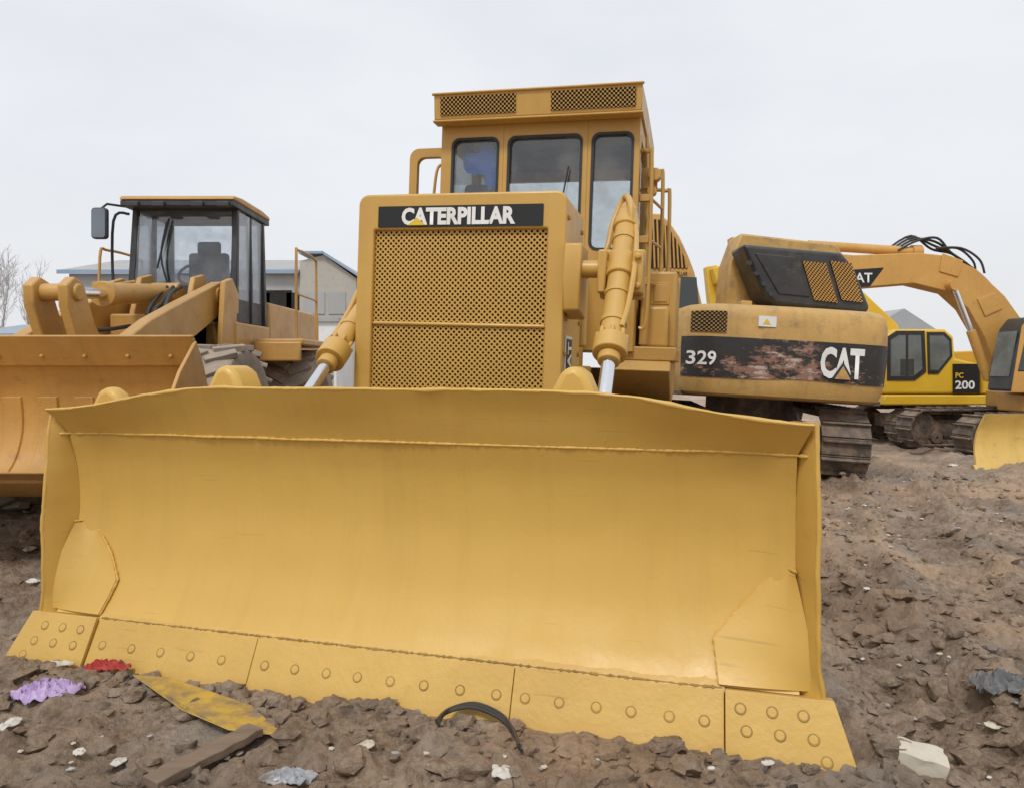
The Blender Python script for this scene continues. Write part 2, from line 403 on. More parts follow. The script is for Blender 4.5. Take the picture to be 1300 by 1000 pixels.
def ground():
    xs = []; x = -3.3
    while x < 4.6: xs.append(x); x += .027
    s_ = .03; x = 4.6
    while x < 700: xs.append(x); s_ *= 1.045; x += s_
    s_ = .03; x = -3.3; left = []
    while x > -700: s_ *= 1.05; x -= s_; left.append(x)
    xs = left[::-1]+xs
    ys = []; y = 1.5
    while y < 45: ys.append(y); y += .0088*y
    while y < 1500: ys.append(y); y *= 1.12
    ys = [-60, -20, -6, -2, 0, .8, 1.2]+ys
    vs = [(x, y, H(x, y)) for y in ys for x in xs]
    n = len(xs)
    fs = [(j*n+i, j*n+i+1, (j+1)*n+i+1, (j+1)*n+i) for j in range(len(ys)-1) for i in range(n-1)]
    me = bpy.data.meshes.new('ground'); me.from_pydata(vs, [], fs); me.materials.append(M['soil'])
    me.polygons.foreach_set('use_smooth', [True]*len(me.polygons))
    o = bpy.data.objects.new('ground', me); C.objects.link(o); tag(o, kind='structure', label='churned brown muddy ground of the yard', cat='ground')
ground()
mb = MB()
for i in range(4800):
    y = 2.0*math.exp(random.random()*1.6); x = random.uniform(-.85, .85)*y
    if i % 3 == 0: x = random.uniform(.4, .8)*y
    d = Vector((x, y, 0))-BO; u, v = d.dot(BU), d.dot(BV)
    if -.02 < v < 1.2 and abs(u) < 1.95: continue
    r = .007+.032*random.random()**2.8
    big = random.random() < .08
    if big: r = random.uniform(.03, .065)
    mb.blob((x, y, H(x, y)+r*.12), r*random.uniform(.9, 1.6), r*random.uniform(.8, 1.3), r*random.uniform(.5, .9), .55, 2 if big else 1, i, 2.)
for i in range(560):
    u = random.uniform(-1.95, 1.95); v = -abs(random.gauss(0, .12))-.025; r = .008+.032*random.random()**2.2
    p = BO+BU*u+BV*v
    mb.blob((p.x, p.y, H(p.x, p.y)+r*.3), r*1.3, r, r*.8, .5, 2 if r > .025 else 1, i, 2.)
tag(mb.build('soil_clods', M['soil'], smooth=50), 'loose clods of brown soil strewn over the mud', 'soil clods', kind='stuff')

# ------------------------------------------------------------------ bulldozer
DZR = Euler((0, R(2), R(-14)))
dz = thing('bulldozer', (-.39, 4.32, 0), 'yellow bulldozer facing the camera with a wide blade resting on the mud', 'bulldozer', tuple(DZR))
mb = MB()
mb.ring(rrect(-.64, .64, .95, 2.42, (.06, .06, .02, .02)), rrect(-.535, .535, 1.05, 2.205, .012), 'y', 0, .65)
mb.box(-.535, .535, .012, .05, 1.634, 1.658)
guard = mb.build('radiator_guard', M['yel'], dz, .02, 3)
for z in (1.1, 1.3, 1.5, 1.7, 1.9, 2.1, 2.28):
    for y in (.07, .57):
        mb = MB(); mb.cyl((.638, y, z), (.653, y, z), .017, n=6); mb.build('bolt', M['yeld'], guard)
for (za, zb) in ((1.658, 2.205), (1.05, 1.634)):
    mb = MB(); mb.perf(-.535, .535, za, zb, .0335, .0087, lambda x, z, d: (x, .028+d, z), .008)
    mb.build('grille_mesh', M['yel'], guard, smooth=0, recalc=False)
mb = MB(); mb.box(-.53, .53, .075, .16, 1.0, 2.2); mb.build('radiator_core', M['holes'], guard)
mb = MB(); mb.prism(rrect(-.508, .508, 2.218, 2.345, .006), 'y', -.005, .004); band = mb.build('name_band', M['decal'], guard)
lettering('CATERPILLAR', .70, .104, lambda x, z: (x-.355, -.009, z+2.230), M['white'], band, bold=.045, space=1.0)
mb = MB(); mb.prism([(-.315, 2.229), (-.20, 2.229), (-.2575, 2.274)], 'y', -.013, -.0105); mb.build('emblem', M['sticker_yellow'], band)
mb = MB(); mb.prism([(.09, 1.30), (.30, 1.30), (.30, 1.60), (.09, 1.60)], 'x', .642, .647); sd = mb.build('side_badge', M['white'], guard)
mb = MB(); mb.prism([(.108, 1.318), (.282, 1.318), (.282, 1.582), (.108, 1.582)], 'x', .648, .650); mb.build('badge_face', M['decal'], sd)
lettering('CAT', .23, .13, lambda a, b: (.653, .26-b, 1.335+a), M['white'], sd, bold=.03)
mb = MB()
mb.prism([(-.46, 1.1), (.46, 1.1), (.46, 2.28), (.40, 2.36), (-.40, 2.36), (-.46, 2.28)], 'y', .652, 2.04)
hood = mb.build('engine_hood', M['yel'], dz, .02)
mb = MB()
mb.lathe([(2.36, .19), (2.41, .19), (2.44, .16), (2.465, .09), (2.47, .005)], (.22, 1.15, 0), 'z', 28); dome = mb.build('cap_dome', M['yeld'], hood)
mb = MB()
for k in range(24):
    a = 2*math.pi*k/24; mb.cyl((.22+.192*math.cos(a), 1.15+.192*math.sin(a), 2.365), (.22+.12*math.cos(a), 1.15+.12*math.sin(a), 2.462), .006, n=5)
mb.build('dome_ribs', M['holes'], hood)
for (y, z) in ((.75, 1.5), (.8, 1.9), (.95, 2.1), (1.2, 1.7), (1.3, 2.0)):
    mb = MB(); mb.cyl((.455, y, z), (.56, y, z), .06, n=14); mb.cyl((.56, y, z), (.58, y, z), .035, n=6); mb.build('side_fitting', M['yel'], hood, .008)
mb = MB(); mb.box(.462, .55, .9, 1.9, 1.25, 1.42); mb.build('side_rail', M['yel'], hood, .012)
mb = MB(); mb.box(.462, .66, .68, .84, 1.55, 2.15); mb.build('filter_box', M['yel'], hood, .02)
mb = MB(); mb.box(-.62, .62, .3, 3.5, .55, 1.1); mb.box(-.5, .5, .66, 3.4, 1.08, 1.4)
mb.build('main_frame', M['yeld'], dz, .02)
for sx in (-1, 1):
    track(dz, .54, -.25, 3.35, .0, .98, 40, M['track'], (sx*1.0, 0, 0))
    mb = MB(); mb.prism([(-.86, .30), (1.4, .40), (1.4, .66), (-.86, .56)], 'x', sx*1.36-.07, sx*1.36+.07)
    mb.build('push_arm', M['yel'], dz, .02)
def lift(b, t, up=.06, k_=1.):
    b = Vector(b); t = Vector(t); d = (t-b).normalized(); s = 1 if b.x > 0 else -1
    at = lambda q: b+(t-b)*((q-.92)/1.5)
    mb = MB(); mb.cyl(at(1.50+up), at(2.36), .064*k_, n=24); mb.cyl(at(2.36), at(2.42), .064*k_, .04, n=24)
    mb.cyl(at(1.93), at(2.06), .082*k_, n=24); mb.cyl(at(2.25), at(2.31), .076*k_, n=24)
    c = mb.build('lift_cylinder', M['yel'], dz, .008)
    mb = MB(); mb.cyl(at(1.43+up), at(1.51+up), .090*k_, n=24); mb.cyl(at(1.39+up), at(1.43+up), .058*k_, n=20)
    a = d.orthogonal().normalized(); bb = d.cross(a)
    for k in range(8):
        q = (a*math.cos(k*math.pi/4)+bb*math.sin(k*math.pi/4))*.075*k_
        mb.cyl(at(1.50+up)+q, at(1.54+up)+q, .013, n=6)
    mb.build('gland', M['yel'], c, .006)
    mb = MB(); mb.cyl(at(.92), at(1.42+up), .036, n=20); mb.build('piston_rod', M['chrome'], c)
    mb = MB(); mb.cyl(b+Vector((-.09, 0, 0)), b+Vector((.09, 0, 0)), .085, n=20); mb.build('rod_eye', M['yel'], c, .01)
    mb = MB(); p = at(1.99); g = .641*s
    mb.cyl((p.x+.13*s, p.y, p.z), (g, p.y, p.z), .05, n=18)
    mb.box(min(p.x-.12*s, p.x+.13*s), max(p.x-.12*s, p.x+.13*s), p.y+.06, p.y+.14, p.z-.16, p.z+.12)
    mb.box(min(p.x+.072*s, p.x+.13*s), max(p.x+.072*s, p.x+.13*s), p.y-.08, p.y+.058, p.z-.14, p.z+.10)
    mb.box(min(p.x-.072*s, p.x-.12*s), max(p.x-.072*s, p.x-.12*s), p.y-.08, p.y+.058, p.z-.14, p.z+.10)
    for q in (-.10, .06): mb.cyl((p.x+.10*s, p.y-.105, p.z+q), (p.x+.10*s, p.y-.06, p.z+q), .022, n=6)
    mb.build('trunnion_yoke', M['yel'], c, .012)
    mb = MB(); mb.prism([(p.y-.06, p.z-.24), (p.y+.16, p.z-.28), (p.y+.2, p.z+.14), (p.y-.06, p.z+.14), (p.y-.10, p.z-.06)], 'x', min(g, g+.10*s), max(g, g+.10*s)); mb.build('yoke_bracket', M['yel'], c, .012)
    if s > 0:
        mb = MB()
        mb.tube(catmull([at(2.30)+Vector((.03, -.065, 0)), at(2.38)+Vector((.02, -.09, .03)), at(2.44)+Vector((-.03*s, .02, .04)), at(2.30)+Vector((-.09*s, .10, .02)), at(2.1)+Vector((-.13*s, .16, 0)), Vector((.60*s, p.y+.3, 1.85))], 6), .019, 10)
        mb.build('oil_pipe', M['yel'], c)
    mb = MB(); mb.tube(catmull([at(1.58+up)+Vector((.05*s, -.06, 0)), at(1.78)+Vector((.07*s, -.045, 0)), at(2.0)+Vector((.085*s, -.09, 0)), at(2.2)+Vector((.07*s, -.04, 0)), at(2.3)+Vector((.05*s, -.04, 0))], 6), .015, 8); mb.build('oil_pipe', M['yel'], c)
    for z in (1.66, 1.82, 2.16):
        mb = MB(); mb.cyl(at(z), at(z+.022), .071*k_, n=20); mb.build('pipe_clamp', M['yel'], c)
lift((-.715, -.84, .90), (-.71, 1.02, 2.32), .03, .98); lift((.95, -.82, .92), (.955, .36, 2.40), .07)
# cab
mb = MB()
zb, zt = 2.28, 3.50
for (xa, xb, ia, ib, zi) in ((-.87, -.30, -.765, -.345, 2.40), (-.30, .435, -.255, .385, 2.58), (.435, .87, .475, .815, 2.40)):
    mb.ring(rrect(xa, xb, zb, zt, .001), rrect(ia, ib, zi, 3.375, (.07, .07, .07, .07)), 'y', 2.05, 2.12)
mb.box(-.87, .87, 2.055, 2.115, 1.55, 2.28)
for sx in (-1, 1):
    xa, xb = (.81, .87) if sx > 0 else (-.87, -.81)
    mb.ring(rrect(2.12, 3.05, 1.6, 3.50, .001), rrect(2.22, 2.97, 2.30, 3.36, .07), 'x', xa, xb)
    mb.ring(rrect(3.05, 3.55, 1.6, 3.50, .001), rrect(3.12, 3.48, 2.30, 3.36, .07), 'x', xa, xb)
mb.ring(rrect(-.81, .81, 1.6, 3.5, .001), rrect(-.70, .70, 2.3, 3.34, .07), 'y', 3.49, 3.55)
mb.box(-.80, .80, 2.13, 3.48, 1.55, 1.62)
cab = mb.build('cab', M['cabyel'], dz, .006)
for (x0, x1, z0) in ((-.775, -.335, 2.39), (-.265, .395, 2.57), (.465, .825, 2.39)):
    mb = MB(); mb.box(x0, x1, 2.083, 2.089, z0, 3.385); wn = mb.build('window', M['glass'], cab)
    mb = MB(); mb.ring(rrect(x0+.002, x1-.002, z0+.002, 3.383, .07), rrect(x0+.024, x1-.024, z0+.024, 3.361, .055), 'y', 2.044, 2.082); mb.build('window_seal', M['hose'], cab)
for sx in (-1, 1):
    for (a, b) in ((2.21, 2.98), (3.11, 3.49)):
        mb = MB(); mb.box(sx*.84-.003, sx*.84+.003, a, b, 2.29, 3.37); mb.build('window', M['glass'], cab)
mb = MB(); mb.box(-.71, .71, 3.517, 3.523, 2.29, 3.35); mb.build('window', M['glass'], cab)
mb = MB(); mb.box(-.28, .28, 2.85, 3.05, 2.0, 2.78); mb.box(-.3, .3, 2.5, 3.05, 1.95, 2.12); mb.box(-.3, .3, 2.45, 3.1, 1.62, 1.95); mb.build('driver_seat', M['seat'], cab, .05, 3)
for x in (-.35, -.22, .3):
    mb = MB(); mb.cyl((x, 2.3, 1.6), (x+.03, 2.45, 2.55), .016, n=8); mb.cyl((x+.03, 2.45, 2.53), (x+.032, 2.46, 2.61), .03, n=10); mb.build('control_lever', M['seat'], cab)
mb = MB(); mb.box(-.5, .5, 2.14, 2.26, 1.6, 2.42); mb.build('dashboard', M['seat'], cab, .02)
mb = MB(); mb.blob((.20, 2.19, 2.60), .19, .05, .17, .6, 4, 8, 3.2); mb.build('plastic_film', M['wht'], cab, smooth=60)
mb = MB(); mb.blob((-.50, 2.19, 3.21), .17, .04, .13, .4, 3, 3); mb.blob((-.43, 2.19, 3.08), .07, .03, .13, .4, 3, 5); mb.build('blue_patch', M['blue'], cab)  # bright blue shape just behind the left pane
mb = MB(); mb.prism(rrect(-.68, -.46, 2.80, 3.00, .04), 'y', 2.16, 2.20); mb.build('cab_fan', M['seat'], cab, .01)
mb = MB(); mb.tube([(.20, 2.04, 2.62), (.28, 2.032, 3.1)], .008, 6); mb.build('wiper', M['hose'], cab)
mb = MB()
mb.prism([(1.87, 3.715), (1.90, 3.50), (3.6, 3.50), (3.6, 3.70), (2.6, 3.735)], 'x', -.89, .89)
mb.box(-.905, .905, 1.852, 1.885, 3.70, 3.722); mb.box(-.90, .90, 1.885, 2.02, 3.478, 3.499)
roof = mb.build('roof', M['cabyel'], cab, .012)
mb = MB(); mb.box(-.79, .79, 2.14, 3.47, 3.44, 3.49); mb.build('headliner', M['seat'], cab)
for (x0, x1) in ((-.83, -.16), (.14, .84)):
    yf = lambda z: 1.90-(z-3.5)/.215*.03
    mb = MB(); mb.hexa([(x0, yf(3.53)-.002, 3.53), (x1, yf(3.53)-.002, 3.53), (x1, yf(3.53)+.01, 3.53), (x0, yf(3.53)+.01, 3.53)], [(x0, yf(3.685)-.002, 3.685), (x1, yf(3.685)-.002, 3.685), (x1, yf(3.685)+.01, 3.685), (x0, yf(3.685)+.01, 3.685)])
    mb.build('vent_backing', M['dark'], roof)
    mb = MB(); mb.perf(x0, x1, 3.53, 3.685, .036, .0125, lambda x, z, d: (x, yf(z)-.010+d*.6, z), .008, 8); mb.build('vent_mesh', M['cabyel'], roof, smooth=0, recalc=False)
mb = MB(); mb.ring(rrect(-1.32, -.90, 1.7, 3.42, .09), rrect(-1.24, -.97, 2.35, 3.33, .07), 'y', 2.42, 2.48); dr = mb.build('cab_door', M['cabyel'], dz, .008)
mb = MB(); mb.tube(catmull([(-1.05, 2.40, 2.2), (-1.06, 2.33, 2.35), (-1.02, 2.33, 3.1), (-1.0, 2.40, 3.25)], 5), .014, 8); mb.build('door_handle', M['cabyel'], dr)
for (xr, yr, zt_) in ((.965, 2.17, 3.24), (1.04, 2.62, 3.18), (1.09, 3.0, 3.1)):
    mb = MB(); mb.tube(catmull([(xr-.06, yr, 1.75), (xr, yr, 1.9), (xr, yr, zt_-.1), (xr-.04, yr, zt_), (.87, yr, zt_+.01)], 5), .018, 8); mb.build('grab_rail', M['cabyel'], cab)
for zr in (2.15, 2.5, 2.85):
    mb = MB(); mb.tube([(.965, 2.17, zr), (1.04, 2.62, zr)], .013, 6); mb.build('rail_rung', M['cabyel'], cab)
    mb = MB(); mb.box(.872, .96, 2.145, 2.195, zr-.03, zr+.03); mb.build('rail_bracket', M['cabyel'], cab, .004)
mb = MB(); mb.tube(catmull([(.91, 2.3, 1.62), (.93, 2.3, 2.3), (.92, 2.34, 3.0), (.90, 2.4, 3.45)], 5), .014, 8); mb.build('cab_pipe', M['cabyel'], cab)
mb = MB(); mb.box(.872, .93, 2.6, 2.68, 1.65, 3.4); mb.build('door_post', M['cabyel'], cab, .01)
mb = MB(); mb.cyl((.99, 2.2, 3.06), (.99, 2.30, 3.06), .055, n=16); mb.box(.87, 1.01, 2.3, 2.33, 2.96, 3.14); mb.build('work_lamp', M['cabyel'], cab, .006)
mb = MB(); mb.cyl((.97, 2.2, 2.92), (.97, 2.28, 2.92), .04, n=16); mb.build('work_lamp', M['cabyel'], cab, .006)
for sx in (-1, 1):
    f = lambda a, b: (min(a*sx, b*sx), max(a*sx, b*sx))
    mb = MB(); mb.box(*f(.90, 1.20), 2.45, 3.45, 1.60, 2.27); mb.box(*f(.90, 1.14), 2.3, 2.449, 1.6, 1.95)
    fe = mb.build('fender_tank', M['cabyel'], dz, .025, 3)
    mb = MB(); mb.box(*f(.64, 1.22), 2.1, 3.6, 1.48, 1.598); mb.prism([(2.0, 1.40), (2.1, 1.479), (3.6, 1.479), (3.6, 1.2), (2.6, 1.1)], 'x', *f(.66, 1.18)); mb.build('platform', M['yeld'], dz, .012)
    if sx > 0:
        mb = MB(); mb.box(.98, 1.14, 2.44, 2.449, 1.98, 2.17); mb.box(1.0, 1.12, 2.432, 2.44, 2.0, 2.15); mb.build('tank_hatch', M['cabyel'], fe, .004)

# blade
PROF = catmull([(.115, .185, 0), (.175, .27, 0), (.25, .42, 0), (.295, .60, 0), (.305, .75, 0), (.285, .92, 0), (.238, 1.062, 0)], 5)
def vprof(z):
    for a, b in zip(PROF, PROF[1:]):
        if a.y <= z <= b.y: return a.x+(b.x-a.x)*(z-a.y)/(b.y-a.y)
    return .238-(z-1.062)*.45 if z > 1.06 else .115
def ztop(u): return 1.300-.115*sst(.75, 1.8, abs(u))**1.2+.007*noise.noise(Vector((u*3, 1, 1)))+.004*noise.noise(Vector((u*11, 1, 1)))
def sweep(u, z): return sst(1.55, 1.74, abs(u))*.05*sst(.25, .45, z)*sst(1.3, 1.0, z)
mb = MB(); A, B = [], []; LIP = []
NU = 150
for i in range(NU+1):
    s_ = -1+2*i/NU; ra, rb = [], []
    rows = [(p.x, p.y, 1.725) for p in PROF]
    zt_ = ztop(s_*1.79)
    for k in range(1, 7):
        t = k/6; rows.append((.238-.123*t+.006*math.sin(t*math.pi), 1.062+(zt_-1.062)*t, 1.725+.05*t))
    for (v_, z_, w_) in rows:
        u_ = s_*w_; dn = .007*noise.noise(Vector((u_*1.1, z_*1.4, 2)))+.0018*noise.noise(Vector((u_*4, z_*4, 5)))
        if z_ > 1.12: dn += .016*noise.noise(Vector((u_*2.2, z_*3, 8)))*min(1, (z_-1.12)/.1)
        ra.append((u_, v_+dn-sweep(u_, z_), z_)); rb.append((u_, v_+.030, z_))
    A.append(ra); B.append(rb); LIP.append(Vector(ra[-1])+Vector((0, .009, 0)))
mb.slab(A, B)
mb.hexa([(-1.66, .36, .2), (1.66, .36, .2), (1.66, .52, .25), (-1.66, .52, .25)], [(-1.66, .345, .6), (1.66, .345, .6), (1.66, .5, .55), (-1.66, .5, .55)])
mb.hexa([(-1.7, .34, .9), (1.7, .34, .9), (1.7, .42, .95), (-1.7, .42, .95)], [(-1.7, .275, 1.12), (1.7, .275, 1.12), (1.7, .31, 1.12), (-1.7, .31, 1.12)])
blade = mb.build('blade', M['blade'], dz, smooth=18)
inv = DZR.to_matrix().inverted()
blade.location = inv @ (BO-Vector((-.39, 4.32, 0)))
blade.rotation_euler = (inv @ Euler((0, 0, -TB)).to_matrix()).to_euler()
mb = MB(); mb.tube(LIP, [.0085+.004*noise.noise(Vector((p.x*6, 3, 3))) for p in LIP], 8, .1); mb.build('rolled_lip', M['blade'], blade, smooth=60)
vfront = lambda z: .095+.045*((z-.45)/.7)**2
for sg in (-1, 1):
    A, B, E = [], [], []
    for i in range(37):
        z = .17+(1.19-.17)*i/36; vb_ = vprof(z)+.045; vf = vfront(z)+.007*noise.noise(Vector((z*9, sg, 4))); ra, rb = [], []
        for k in range(7):
            t = k/6; v_ = vf+(vb_-vf)*t; u_ = 1.780-.080*t**.8+.007*noise.noise(Vector((z*4, t*2, sg*2)))*(1-t)+.003*noise.noise(Vector((z*15, t*2, sg*2)))
            if z < .3: u_ += .02*(1-(z-.17)/.13)
            ra.append((sg*u_, v_, z)); rb.append((sg*(u_+.018), v_+.004, z))
        E.append(Vector((sg*(abs(ra[0][0])+.009), ra[0][1]+.002, z)))
        A.append(ra); B.append(rb)
    mb = MB(); mb.slab(A, B); ep = mb.build('end_plate', M['blade'], blade, smooth=50)
    mb = MB(); mb.tube(E, .0095, 8, .15); mb.build('weld_bead', M['blade'], blade, smooth=60)
    A, B, edge = [], [], []
    pts = [(.19, 1.44 if sg > 0 else 1.46), (.34, 1.42 if sg > 0 else 1.44), (.46, 1.53), (.60, 1.66)]
    for i in range(15):
        t = i/14; z = .195+.405*t
        for (za, ua), (zb_, ub) in zip(pts, pts[1:]):
            if z <= zb_ or zb_ == pts[-1][0]:
                ui = ua+(ub-ua)*min(1, max(0, (z-za)/(zb_-za))); break
        vi = vprof(z)-.020; uo = 1.780-.06*t**1.5; vo = (vfront(z)+.03)*(1-t**1.3)+(vprof(z)-.075)*t**1.3
        ra, rb = [], []
        for k in range(7):
            q = k/6; u_ = ui+(uo-ui)*q; v_ = vi+(vo-vi)*q**2.0
            ra.append((sg*u_, v_, z+.004)); rb.append((sg*u_, v_+.03, z))
        edge.append((sg*ui, vprof(z)-.010, z)); A.append(ra); B.append(rb)
    mb = MB(); mb.slab(A, B); mb.tube(catmull(edge+[(sg*1.69, vprof(.61)-.025, .612), (sg*1.725, vprof(.61)-.075, .612)], 4), .0065, 7, .35); mb.build('corner_plate', M['blade'], blade, smooth=50)
wl_ = []
for i in range(301):
    u_ = -1.765+3.53*i/300; z_ = 1.062+.004*noise.noise(Vector((i*.05, 5, 5)))
    wl_.append((u_, .237+.004*noise.noise(Vector((i*.07, 2, 2)))-sweep(u_, 1.06)-(.03*sst(1.72, 1.765, abs(u_))), z_))
mb = MB(); mb.tube(wl_, .0062, 7, .45); mb.build('weld_bead', M['blade'], blade, smooth=60)
cr = [(.98+.09*t+.02*math.sin(t*6), .232-.45*(.02+.2*t)+.006, 1.09+.19*t) for t in [i/24 for i in range(25)]]
mb = MB(); mb.tube(cr, .006, 5, .4); mb.build('weld_bead', M['blade'], blade)
e0 = Vector((0, -.035, -.085)); e1 = Vector((0, .100, .178)); ed = (e1-e0).normalized(); en = Vector((0, -ed.z, ed.y))
def edgepart(name, ub0, ub1, ut0, ut1, bolts, up=0):
    mb = MB(); t1 = e1+Vector((0, -up*1.2, up))
    mb.hexa([(ub0, e0.y-up, e0.z), (ub1, e0.y-up, e0.z), (ub1, e0.y+.03, e0.z-.005), (ub0, e0.y+.03, e0.z-.005)],
            [(ut0, t1.y, t1.z), (ut1, t1.y, t1.z), (ut1, e1.y+.05, t1.z-.015), (ut0, e1.y+.05, t1.z-.015)])
    b0 = e0-Vector((0, up, 0)); dd = (t1-b0).normalized(); nn = Vector((0, -dd.z, dd.y))
    for (u_, t) in bolts:
        p = b0+(t1-b0)*t; p.x = u_+random.uniform(-.006, .006)
        mb.mi = 1; mb.cyl(p-nn*.005, p+nn*.0015, .0225, n=20)
        mb.mi = 0; mb.cyl(p-nn*.005, p+nn*.0035, .0185, .016, n=20)
    return mb.build(name, [M['edge'], M['seam']], blade, .003, 2)
edgepart('cutting_edge', -1.445, -.566, -1.445, -.566, [(-1.38+.165*i, .62) for i in range(5)])
edgepart('cutting_edge', -.563, .637, -.563, .637, [(-.50+.153*i, .62) for i in range(8)])
edgepart('cutting_edge', .640, 1.457, .640, 1.457, [(.70+.138*i, .62) for i in range(6)])
eb = [(1.52, .80), (1.625, .80), (1.73, .80), (1.53, .56), (1.645, .56), (1.765, .56), (1.80, .34)]
edgepart('end_bit', 1.461, 1.93, 1.461, 1.84, eb, .012)
edgepart('end_bit', -1.93, -1.451, -1.84, -1.451, [(-a, b) for a, b in eb], .012)
A, B = [], []
for i in range(201):
    u_ = -1.455+2.915*i/200; j = .005*noise.noise(Vector((u_*9, 2, 2)))+.003*noise.noise(Vector((u_*40, 2, 2)))
    A.append([(u_, .100, .172), (u_, .112, .188+j), (u_, .135, .205+j), (u_, .150, .222+j)]); B.append([(u_, .12, .16), (u_, .135, .17), (u_, .16, .19), (u_, .175, .21)])
mb = MB(); mb.slab(A, B); mb.build('edge_weld', M['edge'], blade, smooth=60)
mb = MB(); mb.tube([(-1.44+2.89*i/260, .108, .183+.002*random.uniform(-1, 1)) for i in range(261)], .0045, 6, .6); mb.build('caked_mud', M['seam'], blade)
for (u_, w_, h_, zt_) in ((-.88, .13, .10, 1.41), (.835, .125, .09, 1.405), (-1.58, .14, .05, 1.30)):
    mb = MB()
    pr = [(u_-w_, 1.0), (u_+w_, 1.0), (u_+w_*.95, zt_-.16), (u_+w_*.55, zt_-.04), (u_+w_*.15, zt_), (u_-w_*.3, zt_-.02), (u_-w_*.8, zt_-.14)]
    mb.prism(pr, 'y', .26, .26+h_*2); mb.build('lifting_lug', M['blade'], blade, .035, 3)

# ------------------------------------------------------------------ wheel loader
LR = Vector((-3.9, 7.3, 0))
ld = thing('wheel_loader', LR, 'tan orange wheel loader with a dark cab and raised bucket beside the bulldozer', 'wheel loader')
bp_ = catmull([(-2.40, .66, 0), (-1.95, .50, 0), (-1.60, .45, 0), (-1.33, .58, 0), (-1.20, .85, 0), (-1.22, 1.15, 0), (-1.34, 1.42, 0), (-1.47, 1.60, 0)], 5)
mb = MB(); A, B = [], []
for i in range(25):
    x = -1.36+2.72*i/24
    A.append([(x, p.x, p.y) for p in bp_])
    ra = []
    for k, p in enumerate(bp_):
        d = (bp_[min(k+1, len(bp_)-1)]-bp_[max(k-1, 0)]).normalized(); ra.append((x, p.x+d.y*.04, p.y-d.x*.04))
    B.append(ra)
mb.slab(A, B); bucket = mb.build('bucket', M['orgdark'], ld)
side = [(p.x, p.y) for p in bp_]
for sx in (-1, 1):
    mb = MB(); mb.prism(side+[(-1.75, 1.36), (-2.1, .92)], 'x', sx*1.361, sx*1.39); mb.build('side_plate', M['orgdark'], bucket, .006)
mb = MB(); mb.hexa([(-1.33, -1.375, 1.40), (1.33, -1.375, 1.40), (1.33, -1.352, 1.41), (-1.33, -1.352, 1.41)], [(-1.37, -1.52, 1.64), (1.37, -1.52, 1.64), (1.37, -1.47, 1.65), (-1.37, -1.47, 1.65)])
for i in range(8):
    x = -1.25+i*.345; mb.cyl((x, -1.40, 1.49), (x, -1.444, 1.475), .017, n=12)
mb.build('spill_guard', M['orgdark'], bucket, .01)
for i, x in enumerate((-1.15, -.85, -.55, -.25, .05, .35, .65, .95)):
    A, B = [], []
    for k, p in enumerate(bp_[3:26]):
        k += 3; d = (bp_[k+1]-bp_[k-1]).normalized(); n_ = Vector((d.y, -d.x))
        A.append([(x-.075, p.x-n_.x*.018, p.y-n_.y*.018), (x+.075, p.x-n_.x*.018, p.y-n_.y*.018)]); B.append([(x-.085, p.x+n_.x*.005, p.y+n_.y*.005), (x+.085, p.x+n_.x*.005, p.y+n_.y*.005)])
    mb = MB(); mb.slab(A, B); mb.build('wear_strip', M['orgdark'], bucket, .004)
mb = MB(); mb.hexa([(-1.4, -2.56, .705), (1.4, -2.56, .705), (1.4, -2.30, .60), (-1.4, -2.30, .60)], [(-1.4, -2.56, .72), (1.4, -2.56, .72), (1.4, -2.30, .645), (-1.4, -2.30, .645)]); mb.build('cutting_edge', M['orgdark'], bucket, .004)
arm = [(1.2, 2.38), (1.24, 2.02), (.3, 1.64), (-.5, 1.1), (-1.1, .60), (-1.2, .8), (-.98, 1.42), (-.80, 1.68), (-.45, 1.84), (.2, 2.06)]
for x in (-.47, .47):
    mb = MB(); mb.prism(arm, 'x', x-.065, x+.065); a_ = mb.build('lift_arm', M['org'], ld, .014)
    for (y, z, r) in ((1.1, 2.2, .10), (-.82, 1.42, .09), (-.1, 1.62, .06)):
        mb = MB(); mb.cyl((x-.09, y, z), (x+.09, y, z), r, n=20); mb.cyl((x-.11, y, z), (x+.11, y, z), r*.55, n=12); mb.build('pivot_pin', M['org'], a_, .01)
    s = 1 if x > 0 else -1
    for pl_, xx in (([(.55, .7), (1.35, .7), (1.4, 2.28), (1.2, 2.46), (.95, 2.40), (.75, 1.9)], .30), ([(.75, .7), (1.35, .7), (1.4, 2.25), (1.2, 2.42), (.98, 2.36)], .63)):
        mb = MB(); mb.prism(pl_, 'x', s*xx-.03, s*xx+.03); mb.build('tower_plate', M['org'], ld, .012)
    mb = MB(); mb.cyl((s*.47, .5, 1.0), (s*.47, -.2, 1.35), .075, n=16); mb.build('lift_cylinder', M['org'], ld)
mb = MB(); mb.cyl((-.40, -.55, 1.5), (.40, -.55, 1.5), .15, n=20); mb.build('cross_tube', M['org'], ld)
bc = [(-.95, 2.12), (-1.08, 2.16), (-1.19, 2.08), (-1.17, 1.90), (-1.02, 1.60), (-1.02, 1.25), (-1.14, .95), (-.98, .85), (-.74, 1.2), (-.58, 1.55), (-.78, 1.78)]
mb = MB(); mb.prism(bc, 'x', -.19, -.10); mb.prism(bc, 'x', .10, .19); mb.cyl((-.22, -1.05, 2.03), (.22, -1.05, 2.03), .075, n=18); mb.cyl((-.26, -.75, 1.52), (.26, -.75, 1.52), .12, n=18)
bk = mb.build('bellcrank', M['org'], ld, .014)
mb = MB(); mb.cyl((0, -.28, 2.09), (0, .95, 2.22), .105, n=22); mb.cyl((0, -.33, 2.085), (0, -.22, 2.095), .125, n=22); mb.cyl((-.16, .98, 2.22), (.16, .98, 2.22), .12, n=20); tcy = mb.build('tilt_cylinder', M['org'], ld, .008)
